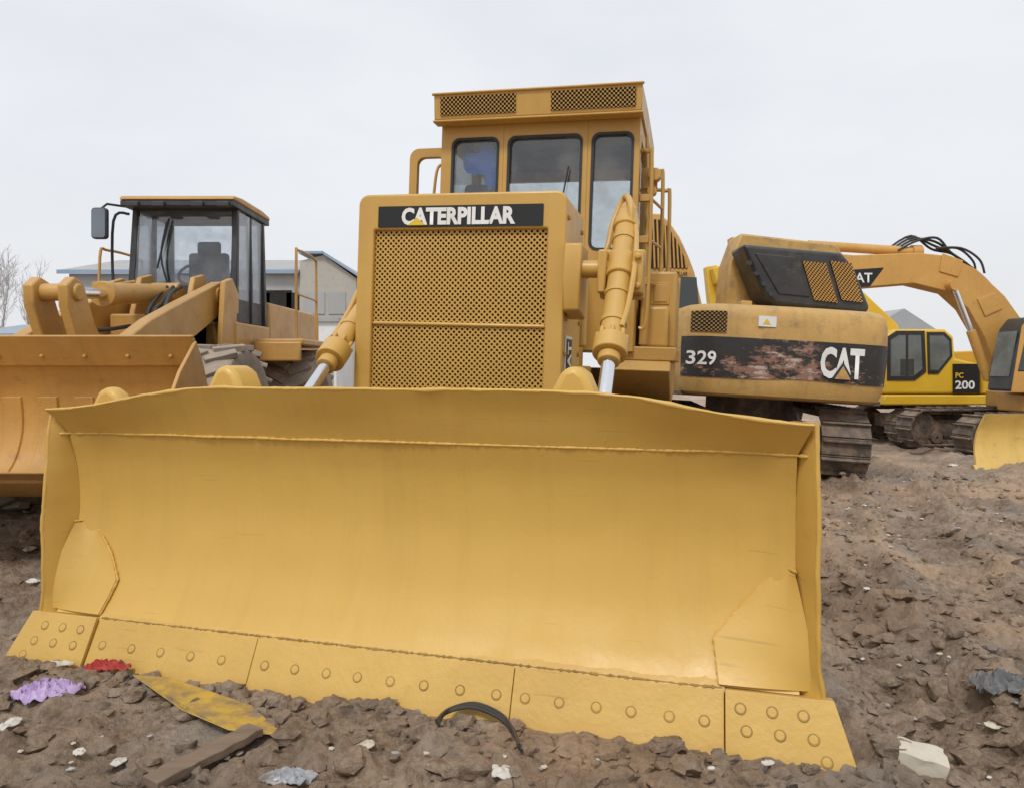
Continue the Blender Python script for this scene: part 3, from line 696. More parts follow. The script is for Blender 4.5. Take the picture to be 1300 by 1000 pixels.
mb = MB(); mb.cyl((0, -1.05, 2.03), (0, -.3, 2.09), .05, n=18); mb.build('piston_rod', M['chrome'], tcy)
for (dx, dz_) in ((.06, 0), (.13, .03), (.22, -.05)):
    mb = MB(); mb.tube(catmull([(dx, .85, 2.28), (dx+.06, .45, 2.10-dz_), (dx+.16, .1, 1.9+dz_), (dx+.22, .35, 1.8), (dx+.2, .8, 1.95), (dx+.1, 1.1, 2.1)], 6), .022, 8); mb.build('hydraulic_hose', M['hose'], ld)
mb = MB(); mb.tube(catmull([(-.3, -.2, 2.0), (-.2, -.5, 1.9), (-.1, -.3, 1.75), (.1, 0, 1.8)], 6), .02, 8); mb.build('hydraulic_hose', M['hose'], ld)
mb = MB(); mb.tube(catmull([(-.12, .5, 2.30), (-.14, .1, 2.22), (-.13, -.25, 2.20)], 6), .018, 8); mb.build('steel_pipe', M['org'], tcy)
mb = MB(); mb.box(-.60, .60, -.75, 1.0, .55, 1.25); mb.box(-.33, .33, .4, 1.3, 1.25, 1.95); mb.prism([(-.75, 1.25), (.4, 1.25), (.4, 1.6), (-.3, 1.45)], 'x', -.40, .40); mb.build('front_frame', M['org'], ld, .02)
mb = MB(); mb.box(-.6, .6, 1.3, 4.6, .7, 1.5); mb.box(-.62, .68, 1.25, 2.45, 1.5, 1.92); mb.box(-.66, .66, 2.5, 5.0, 1.4, 2.25); mb.build('rear_frame', M['org'], ld, .03)
for sx in (-1, 1):
    f = lambda a, b: (min(a*sx, b*sx), max(a*sx, b*sx))
    mb = MB(); mb.box(*f(.73, 1.32), 1.75, 3.6, 1.66, 1.74); mb.box(*f(.73, 1.30), 1.70, 1.76, 1.46, 1.70); mb.box(*f(.74, 1.1), 1.5, 1.75, 1.0, 1.08); mb.box(*f(.74, .8), 1.5, 1.75, 1.0, 1.6); mb.build('fender', M['org'], ld, .02)
    mb = MB(); mb.tube(catmull([(sx*1.22, 1.8, 1.74), (sx*1.22, 1.8, 2.75), (sx*1.2, 1.95, 2.86), (sx*1.2, 2.7, 2.86), (sx*1.2, 2.8, 2.7), (sx*1.2, 2.8, 1.74)], 5), .018, 8); mb.tube([(sx*1.22, 1.8, 2.3), (sx*1.2, 2.8, 2.3)], .014, 6); mb.build('handrail', M['org'], ld)
    for yy in (0, 2.75):
        mb = MB(); cx = sx*1.0
        mb.lathe([(-.2, .02), (-.2, .25), (-.1, .36), (-.22, .42), (.22, .42), (.1, .36), (.2, .25), (.2, .02)], (cx, yy, .80), 'x', 28)
        wh = mb.build('wheel', M['org'], ld)
        mb = MB()
        mb.lathe([(-.22, .42), (-.29, .50), (-.30, .66), (-.26, .755), (-.12, .785), (.12, .785), (.26, .755), (.30, .66), (.29, .50), (.22, .42)], (cx, yy, .80), 'x', 44)
        for k in range(22):
            for q in (-1, 1):
                a = 2*math.pi*(k+.25*q)/22
                m = Euler((-a, 0, 0)).to_matrix() @ Euler((0, 0, q*.55)).to_matrix()
                mb.obox(Vector((cx+q*.145, yy+math.sin(a)*.785, .80+math.cos(a)*.785)), (.30, .10, .06), m)
        mb.build('tyre', M['rub'], wh, .006, 1)
mb = MB()
def pil(x, y, x2, y2, w=.05):
    q = lambda X, Y, W, Z: [(X-W, Y-W, Z), (X+W, Y-W, Z), (X+W, Y+W, Z), (X-W, Y+W, Z)]
    mb.hexa(q(x, y, w, 1.92), q(x2, y2, w*.8, 3.30))
for x in (-.60, .62):
    pil(x, 1.35, x*.97, 1.45, .042); pil(x, 1.88, x*.97, 1.88, .034); pil(x, 2.35, x*.97, 2.32, .045)
mb.box(-.58, .60, 1.31, 1.37, 1.92, 2.36); mb.box(-.6, .62, 2.32, 2.38, 1.92, 2.4)
for x in (-.62, .58): mb.box(x, x+.05, 1.4, 2.3, 1.92, 2.2)
mb.box(-.58, .58, 1.42, 1.47, 3.24, 3.30)
lc = mb.build('cab', M['char'], ld, .012)
mb = MB(); mb.prism([(1.20, 3.335), (1.24, 3.385), (1.5, 3.41), (2.2, 3.41), (2.46, 3.385), (2.50, 3.335)], 'x', -.67, .67); rf = mb.build('roof', M['org'], lc, .02, 3)
mb = MB(); mb.box(-.66, .66, 1.22, 2.48, 3.265, 3.331)
for x in (-.5, -.2, .25, .55): mb.box(x-.07, x+.07, 1.17, 1.24, 3.25, 3.31)
mb.build('roof_lining', M['char'], lc, .008)
mb = MB(); mb.hexa([(-.55, 1.335, 2.36), (.57, 1.335, 2.36), (.57, 1.341, 2.36), (-.55, 1.341, 2.36)], [(-.54, 1.43, 3.25), (.56, 1.43, 3.25), (.56, 1.436, 3.25), (-.54, 1.436, 3.25)]); mb.build('windscreen', M['glassl'], lc)
for x in (-.6, .625):
    for (a, b) in ((1.42, 1.84), (1.92, 2.32)):
        mb = MB(); mb.box(x-.003, x+.003, a, b, 2.2, 3.25); mb.build('window', M['glassl'], lc)
mb = MB(); mb.box(-.56, .56, 2.348, 2.353, 2.4, 3.26); mb.build('window', M['glassl'], lc)
mb = MB(); mb.tube(catmull([(-.15, 1.31, 2.38), (-.22, 1.30, 2.7), (-.17, 1.34, 3.1)], 4), .012, 6); mb.tube([(-.28, 1.33, 2.55), (-.16, 1.375, 3.15)], .012, 6); mb.build('wiper', M['hose'], lc)
mb = MB(); mb.box(-.25, .25, 2.08, 2.2, 2.25, 2.85); mb.box(-.27, .27, 1.82, 2.2, 2.1, 2.28); mb.box(-.15, .15, 2.1, 2.18, 2.83, 3.0); mb.build('driver_seat', M['seat'], lc, .05, 3)
mb = MB()
mb.tube([(.02+.19*math.cos(k*math.pi/8), 1.65+.10*math.sin(k*math.pi/8), 2.52+.14*math.sin(k*math.pi/8)) for k in range(17)], .018, 8); mb.cyl((.02, 1.65, 2.52), (.02, 1.48, 1.95), .03, n=10); mb.cyl((-.17, 1.65, 2.52), (.21, 1.65, 2.52), .012, n=6); mb.build('steering_wheel', M['hose'], lc)
mb = MB(); mb.prism(rrect(-.93, -.75, 2.86, 3.22, .04), 'y', 1.10, 1.16); mir = mb.build('mirror', M['char'], ld, .012)
mb = MB(); mb.prism(rrect(-.915, -.765, 2.875, 3.205, .03), 'y', 1.094, 1.098); mb.build('mirror_glass', M['mirror'], mir)
mb = MB(); mb.tube([(-.84, 1.13, 3.2), (-.80, 1.2, 3.28), (-.60, 1.4, 3.28)], .014, 6); mb.build('mirror_bracket', M['hose'], mir)
mb = MB(); mb.tube(catmull([(-.62, 1.36, 2.05), (-.76, 1.30, 2.15), (-.78, 1.3, 3.1), (-.63, 1.38, 3.2)], 5), .016, 6); mb.build('grab_rail', M['hose'], lc)

# ------------------------------------------------------------------ excavator A (seen from behind)
AR = Vector((3.48, 10.33, .02))
ea = thing('excavator', AR, 'dirty yellow and black excavator seen from behind with scuffed counterweight', 'excavator', (0, R(3.3), 0))
def yrear(x):
    a = abs(x)/1.37; return -1.22+.16*a*a+(.42*((a-.72)/.28)**2.4 if a > .72 else 0)
def cwring(k, z, dy=0): return [Vector((x*k, yrear(x)*k+dy, z)) for x in [-1.37+2.74*i/40 for i in range(41)]]
def cwpart(name, levels, mat, parent):
    mb = MB(); rows = [[mb.v(p) for p in cwring(k, z, dy)]+[mb.v((1.37*k, .1, z)), mb.v((-1.37*k, .1, z))] for (k, z, dy) in levels]
    n = len(rows[0])
    for a, b in zip(rows, rows[1:]):
        for i in range(n): mb.f((a[i], a[(i+1) % n], b[(i+1) % n], b[i]))
    mb.f(rows[0]); mb.f(rows[-1]); return mb.build(name, mat, parent, smooth=45)
cw = cwpart('counterweight', [(.89, .955, 0), (.95, .99, 0), (.975, 1.08, 0), (.99, 1.25, 0), (1., 1.5, 0), (1., 1.72, 0), (.995, 1.94, 0), (.98, 2.04, 0), (.95, 2.10, 0), (.90, 2.125, 0)], M['exy'], ea)
mb = MB(); A, B = [], []
for i in range(61):
    x = -1.35+2.70*i/60; ra, rb = [], []
    zb_ = 1.185+.03*math.exp(-((x-.1)/.5)**2)
    for k in range(9):
        z = zb_+(1.70-zb_)*k/8; kk = (.99+.01*(z-1.25)/.25) if z < 1.5 else 1.
        ra.append((x*kk, yrear(x)*kk-.007, z)); rb.append((x*kk, yrear(x)*kk+.01, z))
    A.append(ra); B.append(rb)
mb.slab(A, B); bb = mb.build('black_band', M['scuff'], cw)
lettering('CAT', .57, .39, lambda u_, h: (.27+u_, yrear(.27+u_)-.016, 1.255+h), M['white'], bb, bold=.042, space=.95)
tri = lambda w_, zt_, dy: [(.555-w_, yrear(.555)-dy, 1.25), (.555+w_, yrear(.555)-dy, 1.25), (.555, yrear(.555)-dy, zt_)]
mb = MB(); mb.hexa(tri(.135, 1.46, .034), tri(.135, 1.46, .030)); em = mb.build('emblem', M['blk'], bb)
mb = MB(); mb.hexa(tri(.10, 1.415, .040), tri(.10, 1.415, .037)); mb.build('emblem_face', M['exy'], bb)
lettering('329', .30, .18, lambda u_, h: (-1.305+u_, yrear(-1.305+u_)-.014, 1.335+h), M['white'], bb, bold=.02)
mb = MB(); mb.prism([(-.52, 1.98), (-.30, 1.98), (-.30, 1.85), (-.52, 1.85)], 'y', yrear(-.4)-.012, yrear(-.4)+.02); ws = mb.build('warning_sticker', M['white'], cw)
mb = MB(); mb.prism([(-.47, 1.88), (-.37, 1.88), (-.42, 1.95)], 'y', yrear(-.4)-.016, yrear(-.4)-.013); mb.build('sticker_mark', M['sticker_yellow'], cw)
mb = MB(); fnv = lambda x, z, d: (x, yrear(x)-.02+d, z)
mb.perf(-1.28, -.90, 1.76, 2.02, .05, .019, fnv, .01); mb.build('vent_mesh', M['exy'], cw, smooth=0, recalc=False)
A = [[(x, yrear(x)-.009, 1.76), (x, yrear(x)-.009, 2.02)] for x in [-1.28+.38*i/10 for i in range(11)]]; B = [[(q[0][0], q[0][1]+.008, 1.76), (q[1][0], q[1][1]+.008, 2.02)] for q in A]
mb = MB(); mb.slab(A, B); mb.build('vent_backing', M['dark'], cw)
mb = MB(); mb.box(-1.36, 1.32, .1, 2.2, 1.0, 2.02); mb.box(-1.30, -.5, -.3, .1, 1.05, 2.06); mb.build('house', M['exy'], ea, .03)
mb = MB(); mb.box(-1.40, 1.36, -.6, 2.2, .93, .995); mb.cyl((0, .6, .6), (0, .6, .93), .62, n=32); mb.build('swing_deck', M['track'], ea, .01)
def hz(px, py, Y=9.58):
    w = P(px, py, Y)-AR; return (w.x-.058*w.z, w.z+.058*w.x)
mb = MB(); mb.prism([hz(943, 310), hz(1070, 321), hz(1085, 340), hz(1106, 392), hz(1098, 400), hz(985, 388), hz(970, 376)], 'y', -.75, -.15); hd = mb.build('engine_cover', M['blkhood'], ea, .07, 4)
for (pa, pb) in ((1018, 1048), (1053, 1080)):
    x0 = hz(pa, 333)[0]; x1 = hz(pb, 333)[0]; z0, z1 = hz(pa+20, 382)[1], hz(pa, 332)[1]
    q = lambda x, z, d: (x+(z1-z)*.36, -.775+d, z-.06*(x-x0))
    mb = MB(); mb.perf(x0, x1, z0, z1, .045, .014, q, .012); mb.build('cover_mesh', M['exo'], hd, smooth=0, recalc=False)
    mb = MB(); mb.hexa([q(x0, z0, .008), q(x1, z0, .008), q(x1, z1, .008), q(x0, z1, .008)], [q(x0, z0, .015), q(x1, z0, .015), q(x1, z1, .015), q(x0, z1, .015)]); mb.build('mesh_backing', M['dark'], hd)
mb = MB(); mb.prism([hz(*p) for p in ((958, 322), (1008, 327), (1028, 378), (988, 374))], 'y', -.768, -.74); mb.build('cover_panel', M['blkhood'], hd, .02, 3)
for k in range(4):
    a = hz(951+k*9, 335+k*13); mb = MB(); mb.cyl((a[0], -.74, a[1]), (a[0], -.78, a[1]), .03, n=12); mb.build('cover_bolt', M['char'], hd)
mb = MB(); mb.prism([hz(921, 392, 10.23), hz(925, 338, 10.23), hz(940, 297, 10.23), hz(1062, 311, 10.23), hz(1083, 345, 10.23), hz(1100, 392, 10.23)], 'y', -.12, .45); mb.build('cover_frame', M['exy'], ea, .03)
for x in (-.5, .4, .95):
    mb = MB(); mb.box(x-.07, x+.07, -.65, -.45, 2.1, 2.22); mb.build('hinge_lug', M['exy'], ea, .012)
def cz(px, py, Y=10.63):
    w = P(px, py, Y)-AR; return (w.x-.058*w.z, w.z+.058*w.x)
arc = [cz(800, 270), cz(838, 272), cz(850, 282), cz(863, 301), cz(874, 325), cz(882, 346)]
mb = MB(); mb.prism([cz(800, 410)]+arc+[cz(888, 372), cz(897, 410)], 'y', .3, 1.9); cb = mb.build('cab', M['exy'], ea, .02)
a0_ = [cz(826, 341), cz(826, 279), cz(838, 280), cz(848, 289), cz(859, 306), cz(869, 328), cz(873, 341)]
mb = MB(); mb.prism(a0_, 'y', .285, .298); gs = mb.build('guard_screen', M['dark'], cb)
def gtop(px):
    pts = [(826, 278), (838, 279), (848, 288), (859, 305), (869, 327), (874, 341)]
    for (xa, ya), (xb, yb) in zip(pts, pts[1:]):
        if xa <= px <= xb: return ya+(yb-ya)*(px-xa)/(xb-xa)
    return 341
for i in range(9):
    px = 829+i*5.0; a = cz(px, gtop(px)); b_ = cz(px+2, 341)
    mb = MB(); mb.tube([(a[0], .276, a[1]), (b_[0], .276, b_[1])], .014, 6); mb.build('guard_bar', M['exo'], cb)
a = cz(840, 350.5); b_ = cz(876, 343)
mb = MB(); mb.box(a[0], b_[0], .288, .297, a[1], b_[1]); nb = mb.build('name_strip', M['exo'], cb)
lettering('CATERPILLAR', (b_[0]-a[0])*.85, .06, lambda u_, h: (a[0]+.03+u_, .284, a[1]+.012+h), M['decal'], nb)
a = cz(862, 396); b_ = cz(886, 353)
mb = MB(); mb.prism([(a[0], a[1]), (b_[0]+.05, a[1]), (b_[0]-.02, b_[1]), (a[0], b_[1])], 'y', .285, .298); mb.build('rear_window', M['gloss'], cb)
for x in (-1.0, 1.0): track(ea, .60, -1.25, 2.6, 0, .86, 38, M['track'], (x-.06, .2, -.08+.06*x), R(-9))

# ------------------------------------------------------------------ excavator C at right edge
CR = Vector((11.26, 15.4, -.34))
ec = thing('excavator', CR, 'orange excavator at the right edge with its boom reaching left over the yard', 'excavator')
def cl(px, py, Y=15.15):
    w = P(px, py, Y)-CR; return (w.x, w.z)
mb = MB()
up = [(1085, 324), (1165, 321), (1205, 325), (1240, 342), (1276, 376), (1296, 404)]
lo = [(1302, 485), (1268, 485), (1250, 428), (1229, 392), (1206, 371), (1160, 360), (1085, 366), (1010, 350), (960, 330)]
mb.prism([cl(*p) for p in [(955, 312), (1010, 318)]+up+lo], 'y', -.25, .2); boom = mb.build('boom', M['exo'], ec, .02)
for pl_ in ([(1196, 322), (1222, 331), (1216, 352), (1192, 345)], [(1240, 380), (1262, 372), (1272, 392), (1250, 402)]):
    mb = MB(); mb.prism([cl(*p) for p in pl_], 'y', -.275, -.252); mb.build('boom_plate', M['exo'], boom, .008)
mb = MB(); mb.prism([cl(1078, 343), cl(1122, 340), cl(1104, 364), cl(1078, 366)], 'y', -.258, -.252); dc = mb.build('boom_decal', M['decal'], boom)
lettering('AT', .36, .20, lambda u_, h: (cl(1085, 358)[0]+u_, -.264, cl(1083, 359)[1]+h), M['white'], dc, bold=.015)
mb = MB(); p0, p1 = cl(1168, 325), cl(1032, 312)
mb.cyl((p0[0], 0, p0[1]+.12), (p1[0], 0, p1[1]+.05), .10, n=18); mb.cyl((p0[0]-.05, 0, p0[1]+.12), (p0[0]+.15, 0, p0[1]+.12), .14, n=18); ac = mb.build('stick_cylinder', M['exo'], boom)
mb = MB(); p2 = cl(940, 302); mb.cyl((p1[0], 0, p1[1]+.05), (p2[0], 0, p2[1]), .055, n=14); mb.build('piston_rod', M['exo'], ac)
p0, p1, p2 = cl(1212, 362, 15.0), cl(1234, 420, 15.0), cl(1256, 482, 15.0)
mb = MB(); mb.cyl((p1[0], -.36, p1[1]), (p2[0], -.36, p2[1]), .09, n=18); bcy = mb.build('boom_cylinder', M['exo'], boom)
mb = MB(); mb.cyl((p0[0], -.45, p0[1]), (p0[0], -.26, p0[1]), .12, n=18); mb.build('cylinder_pin', M['exo'], boom)
mb = MB(); mb.cyl((p0[0], -.36, p0[1]), (p1[0], -.36, p1[1]), .055, n=14); mb.build('piston_rod', M['chrome'], bcy)
for k in range(4):
    pts = [(1145-k*4, 320), (1168, 308-k*3), (1195, 304+k*4), (1212+k*3, 322), (1232+k*2, 336), (1262, 362), (1290, 400)]
    mb = MB(); mb.tube(catmull([(cl(*p)[0], -.1+.07*k, cl(*p)[1]+.05) for p in pts], 5), .026, 6); mb.build('hydraulic_hose', M['hose'], boom)
for k in range(2):
    pts = [(1190+k*8, 318), (1222+k*6, 318-k*3), (1245+k*4, 332), (1252, 350)]
    mb = MB(); mb.tube(catmull([(cl(*p)[0], -.2+.3*k, cl(*p)[1]+.05) for p in pts], 5), .024, 6); mb.build('hydraulic_hose', M['hose'], boom)
st = [cl(930, 300), cl(972, 306), cl(985, 350), cl(960, 440), cl(945, 440), cl(935, 350)]
mb = MB(); mb.prism(st, 'y', -.2, .15); mb.build('stick', M['exo'], boom, .02)
CY = 14.15
cf = lambda px, py: cl(px+24, py, CY)
mb = MB(); mb.prism([cf(1258, 497), cf(1263, 460), cf(1274, 416), cf(1285, 402), cf(1360, 402), cf(1360, 497)], 'y', -1.25, -.55); ccab = mb.build('cab', M['char'], ec, .05, 3)
mb = MB(); mb.prism([cf(1268, 470), cf(1279, 420), cf(1289, 411), cf(1318, 411), cf(1318, 470)], 'y', -1.262, -1.252); mb.build('window', M['gloss'], ccab)
mb = MB(); mb.ring([cf(1259, 498), cf(1273, 414), cf(1285, 400), cf(1322, 400), cf(1322, 498)], [cf(1267, 472), cf(1279, 419), cf(1289, 410), cf(1317, 410), cf(1317, 472)], 'y', -1.275, -1.251); mb.build('door_frame', M['exo'], ccab, .006)
mb = MB(); mb.hexa([(cf(1260, 0)[0]-.012, -1.18, cf(0, 478)[1]), (cf(1260, 0)[0]-.012, -.62, cf(0, 478)[1]), (cf(1260, 0)[0], -.62, cf(0, 478)[1]), (cf(1260, 0)[0], -1.18, cf(0, 478)[1])], [(cf(1271, 0)[0]-.012, -1.18, cf(0, 420)[1]), (cf(1271, 0)[0]-.012, -.62, cf(0, 420)[1]), (cf(1271, 0)[0], -.62, cf(0, 420)[1]), (cf(1271, 0)[0], -1.18, cf(0, 420)[1])]); mb.build('windscreen', M['gloss2'], ccab)
mb = MB(); a = cf(1282, 524); b_ = cf(1480, 500); mb.box(a[0], b_[0], -1.25, -.30, a[1], b_[1]-.004); a2 = cf(1330, 0)[0]; mb.box(a2, b_[0], -.30, 1.2, a[1], b_[1]-.008); mb.build('house', M['exo'], ec, .04)
mb = MB(); a = cf(1362, 498); b_ = cf(1500, 420); mb.box(a[0], b_[0], -1.25, 1.25, a[1], b_[1]); mb.build('engine_housing', M['exo'], ec, .06)
mb = MB(); mb.cyl((.2, 0, .7), (.2, 0, .95), .6, n=24); mb.box(-1.2, 1.6, -.6, .6, .35, .7); mb.build('carbody', M['track'], ec)
for y in (-1.05, 1.05): track(ec, .55, -2.55, 1.6, 0, .80, 38, M['track'], (-.05, y, 0), R(-90+5))

# ------------------------------------------------------------------ excavator D bright yellow
DR = Vector((11.0, 19.9, -.59)); DY = 18.6
edx = thing('excavator', DR, 'bright yellow excavator with black side panel parked behind the others', 'excavator')
def dl(px, py, Y=DY):
    w = P(px, py, Y)-DR; return (w.x, w.z)
mb = MB(); mb.prism([dl(1122, 500), dl(1122, 428), dl(1136, 418), dl(1200, 418), dl(1211, 427), dl(1213, 455), dl(1244, 462), dl(1244, 500)], 'y', -1.3, -.1); dcab = mb.build('cab', M['bright'], edx, .06, 3)
for poly in ([(1128, 480), (1128, 430), (1139, 423), (1171, 423), (1173, 470), (1160, 480)], [(1179, 472), (1178, 424), (1198, 424), (1206, 432), (1207, 452), (1191, 472)]):
    mb = MB(); mb.prism([dl(*p) for p in poly], 'y', -1.316, -1.304); w_ = mb.build('window', M['gloss2'], dcab)
    pp = [dl(*p) for p in poly]; cx = sum(p[0] for p in pp)/len(pp); cz_ = sum(p[1] for p in pp)/len(pp)
    mb = MB(); mb.ring([(cx+(p[0]-cx)*1.10, cz_+(p[1]-cz_)*1.10) for p in pp], [(cx+(p[0]-cx)*.90, cz_+(p[1]-cz_)*.92) for p in pp], 'y', -1.325, -1.303); mb.build('window_seal', M['blk'], dcab)
mb = MB(); a = dl(1151, 0)[0]; mb.box(a-.03, a+.03, -1.322, -1.317, dl(0, 478)[1], dl(0, 425)[1]); mb.build('window_bar', M['blk'], dcab)
mb = MB(); a = dl(1150, 477); mb.box(a[0]-.15, a[0]+.2, -1.321, -1.3165, a[1], a[1]+.42); mb.build('driver_seat', M['seat'], dcab, .02)
a = dl(1122, 514); b_ = dl(1330, 501); mb = MB(); mb.box(a[0], b_[0], -1.32, 1.3, a[1], b_[1]); mb.build('house', M['bright'], edx, .04)
mb = MB(); a = dl(1246, 500); b_ = dl(1330, 445); mb.box(a[0]+.01, b_[0], -1.3, 1.3, a[1]+.004, b_[1]); mb.box(dl(1128, 500)[0], a[0], .0, 1.3, a[1]+.004, dl(1128, 455)[1]); mb.build('engine_housing', M['bright'], edx, .04)
mb = MB(); a = dl(1209, 499); b_ = dl(1243, 462); mb.box(a[0], b_[0], -1.33, -1.305, a[1], b_[1]); pn = mb.build('side_panel', M['decal'], edx, .004)
lettering('PC', .20, .14, lambda u_, h: (dl(1212, 480)[0]+u_, -1.336, dl(1211, 480)[1]+h), M['sticker_yellow'], pn, bold=.02)
lettering('200', .50, .22, lambda u_, h: (dl(1211.5, 480)[0]+u_, -1.336, dl(1210, 494)[1]+h), M['white'], pn, bold=.025)
DB = 20.0
db = lambda px, py: dl(px, py, DB)
mb = MB(); mb.prism([db(1150, 445), db(1140, 412), db(1098, 372), db(1020, 338), db(920, 336), db(905, 340), db(910, 360), db(1010, 362), db(1085, 392), db(1125, 440)], 'y', .1, .5); bm_ = mb.build('boom', M['bright'], edx, .03)
mb = MB(); mb.prism([db(902, 336), db(916, 334), db(926, 400), db(930, 470), db(920, 470), db(908, 395)], 'y', .52, .9); mb.build('stick', M['bright'], bm_, .02)
mb = MB(); mb.cyl((.4, 0, .7), (.4, 0, 1.02), .7, n=24); mb.box(-.8, 1.6, -.7, .7, .35, .7); mb.build('carbody', M['track'], edx)
for y in (-1.0, 1.0): track(edx, .6, -1.25, 2.2, 0, .9, 34, M['track'], (0, y, 0), R(-90))

# gold blade at right edge
W0 = P(1275, 600, 11.2); zz = W0.z
pb = thing('dozer_blade', (W0.x, W0.y, zz), 'pale yellow blade standing on the mud at the right edge of the yard', 'blade')
mb = MB(); A, B = [], []
pr = catmull([(-.28, -.03, 0), (-.12, .15, 0), (.02, .4, 0), (.05, .65, 0), (-.03, .9, 0)], 5)
for i in range(21):
    x = -.30+2.6*i/20; A.append([(x+(.9-p.y)*-.27*(1-i/20), p.x, p.y) for p in pr]); B.append([(x+(.9-p.y)*-.27*(1-i/20), p.x+.04, p.y) for p in pr])
mb.slab(A, B); q = mb.build('moldboard', M['pale'], pb)
mb = MB(); mb.prism([(-.33, -.06), (-.30, -.07), (-.12, .14), (-.15, .15)], 'x', -.57, 2.3); mb.build('cutting_edge', M['pale'], q, .004)
mb = MB(); mb.box(.2, 1.8, .08, .25, .2, .5); mb.build('push_frame', M['pale'], q, .02)

# ------------------------------------------------------------------ background
BR = P(270, 470, 30); BR.z = 0
wh = thing('warehouse', BR, 'long grey and beige warehouse with blue roof edge behind the wheel loader', 'warehouse')
wl = lambda px, py, Y=30: ((P(px, py, Y)-BR).x, (P(px, py, Y)-BR).z)
x0, x1, x2 = wl(84, 0)[0], wl(380, 0)[0], wl(452, 0)[0]
mb = MB(); mb.box(x0, x1, .2, 9, -.1, 5.2); wa = mb.build('wall', M['wall2'], wh)
mb = MB(); mb.prism([(x1+.02, -.1), (x2, -.1), (x2, 5.0), (x1+1.0, 5.95), (x1+.02, 5.7)], 'y', 0, 8.9); mb.build('gable_wall', M['wall'], wh)
mb = MB(); mb.hexa([(x0-.3, -.1, 5.22), (x1, -.1, 5.22), (x1, 4.6, 6.3), (x0-.3, 4.6, 6.3)], [(x0-.3, -.1, 5.32), (x1, -.1, 5.32), (x1, 4.6, 6.4), (x0-.3, 4.6, 6.4)])
mb.hexa([(x0-.3, 4.61, 6.3), (x1, 4.61, 6.3), (x1, 9.2, 5.2), (x0-.3, 9.2, 5.2)], [(x0-.3, 4.61, 6.4), (x1, 4.61, 6.4), (x1, 9.2, 5.3), (x0-.3, 9.2, 5.3)]); mb.build('roof', M['roofg'], wh)
mb = MB(); mb.box(x0-.3, x1+.0, -.16, -.105, 5.17, 5.33); mb.build('roof_edge', M['roofb'], wh)
mb = MB(); mb.hexa([(x1+.02, -.2, 5.98), (x1+1.0, -.2, 5.98), (x1+1.0, 9, 5.98), (x1+.02, 9, 5.98)], [(x1+.02, -.2, 6.08), (x1+1., -.2, 6.08), (x1+1., 9, 6.08), (x1+.02, 9, 6.08)])
mb.hexa([(x1+1.01, -.2, 5.96), (x2+.25, -.2, 4.95), (x2+.25, 9, 4.95), (x1+1.01, 9, 5.96)], [(x1+1.01, -.2, 6.06), (x2+.25, -.2, 5.04), (x2+.25, 9, 5.04), (x1+1.01, 9, 6.06)]); mb.build('gable_roof', M['roofb'], wh)
for (px, py, w, h) in ((350, 390, 1.2, 1.4), (370, 390, .5, 1.2), (110, 395, 1.2, 1.2), (330, 390, .7, 1.2)):
    a = wl(px, py); mb = MB(); mb.box(a[0]-w/2, a[0]+w/2, .15, .199, a[1]-h/2, a[1]+h/2); mb.build('window', M['dark'], wh)
for (px, py, w, h) in ((400, 385, .8, .9), (428, 385, .7, .9)):
    a = wl(px, py); mb = MB(); mb.box(a[0]-w/2, a[0]+w/2, -.04, -.003, a[1]-h/2, a[1]+h/2); mb.build('window', M['wall2'], wh)
S0 = P(398, 470, 24); S0.z = 0
sh_ = thing('storage_cabin', S0, 'small white metal cabin standing below the beige warehouse gable', 'cabin')
mb = MB(); mb.box(-.75, .75, 0, 2.4, -.1, 2.85); mb.build('wall', M['wht'], sh_)
mb = MB(); mb.box(-.85, .85, -.1, 2.5, 2.853, 2.98); mb.build('roof', M['roofg'], sh_)
mb = MB(); mb.box(-.5, .1, -.03, -.003, 1.4, 2.3); mb.build('window', M['dark'], sh_); mb = MB(); mb.box(.2, .65, -.03, -.003, 0, 2.1); mb.build('door', M['roofg'], sh_)
a = P(18, 470, 26); a.z = 0; s1 = thing('shed', a, 'low shed with blue sheet roof at the left edge behind the bucket', 'shed'); w, h = 3.2, 2.95
mb = MB(); mb.box(-w/2, w/2, 0, 3, -.1, h-.5); mb.build('wall', M['wht'], s1)
mb = MB(); mb.hexa([(-w/2-.2, -.3, h-.5), (w/2+.2, -.3, h-.5), (w/2+.2, 3.2, h), (-w/2-.2, 3.2, h)], [(-w/2-.2, -.3, h-.4), (w/2+.2, -.3, h-.4), (w/2+.2, 3.2, h+.1), (-w/2-.2, 3.2, h+.1)]); mb.build('roof', M['roofb'], s1)
a = P(1142, 470, 55); a.z = -.6; s2 = thing('house', a, 'distant grey gabled house behind the yellow excavator', 'house')
mb = MB(); mb.prism([(-2.5, -.2), (2.5, -.2), (2.5, 4.6), (-2.5, 4.6)], 'y', 0, 6); mb.build('wall', M['wall'], s2)
mb = MB(); mb.prism([(-2.8, 4.6), (2.8, 4.6), (.2, 6.3)], 'y', -.3, 6.3); mb.build('roof', M['roofg'], s2)
a = P(1290, 470, 60); a.z = -.6; s3 = thing('boundary_wall', a, 'long pale boundary wall far behind the excavators', 'wall')
mb = MB(); mb.box(-22, 30, 0, .4, -.2, 2.6); mb.build('wall_panel', M['wall'], s3); mb = MB(); mb.box(-22.1, 30.1, -.05, .45, 2.604, 2.75); mb.build('coping', M['roofg'], s3)

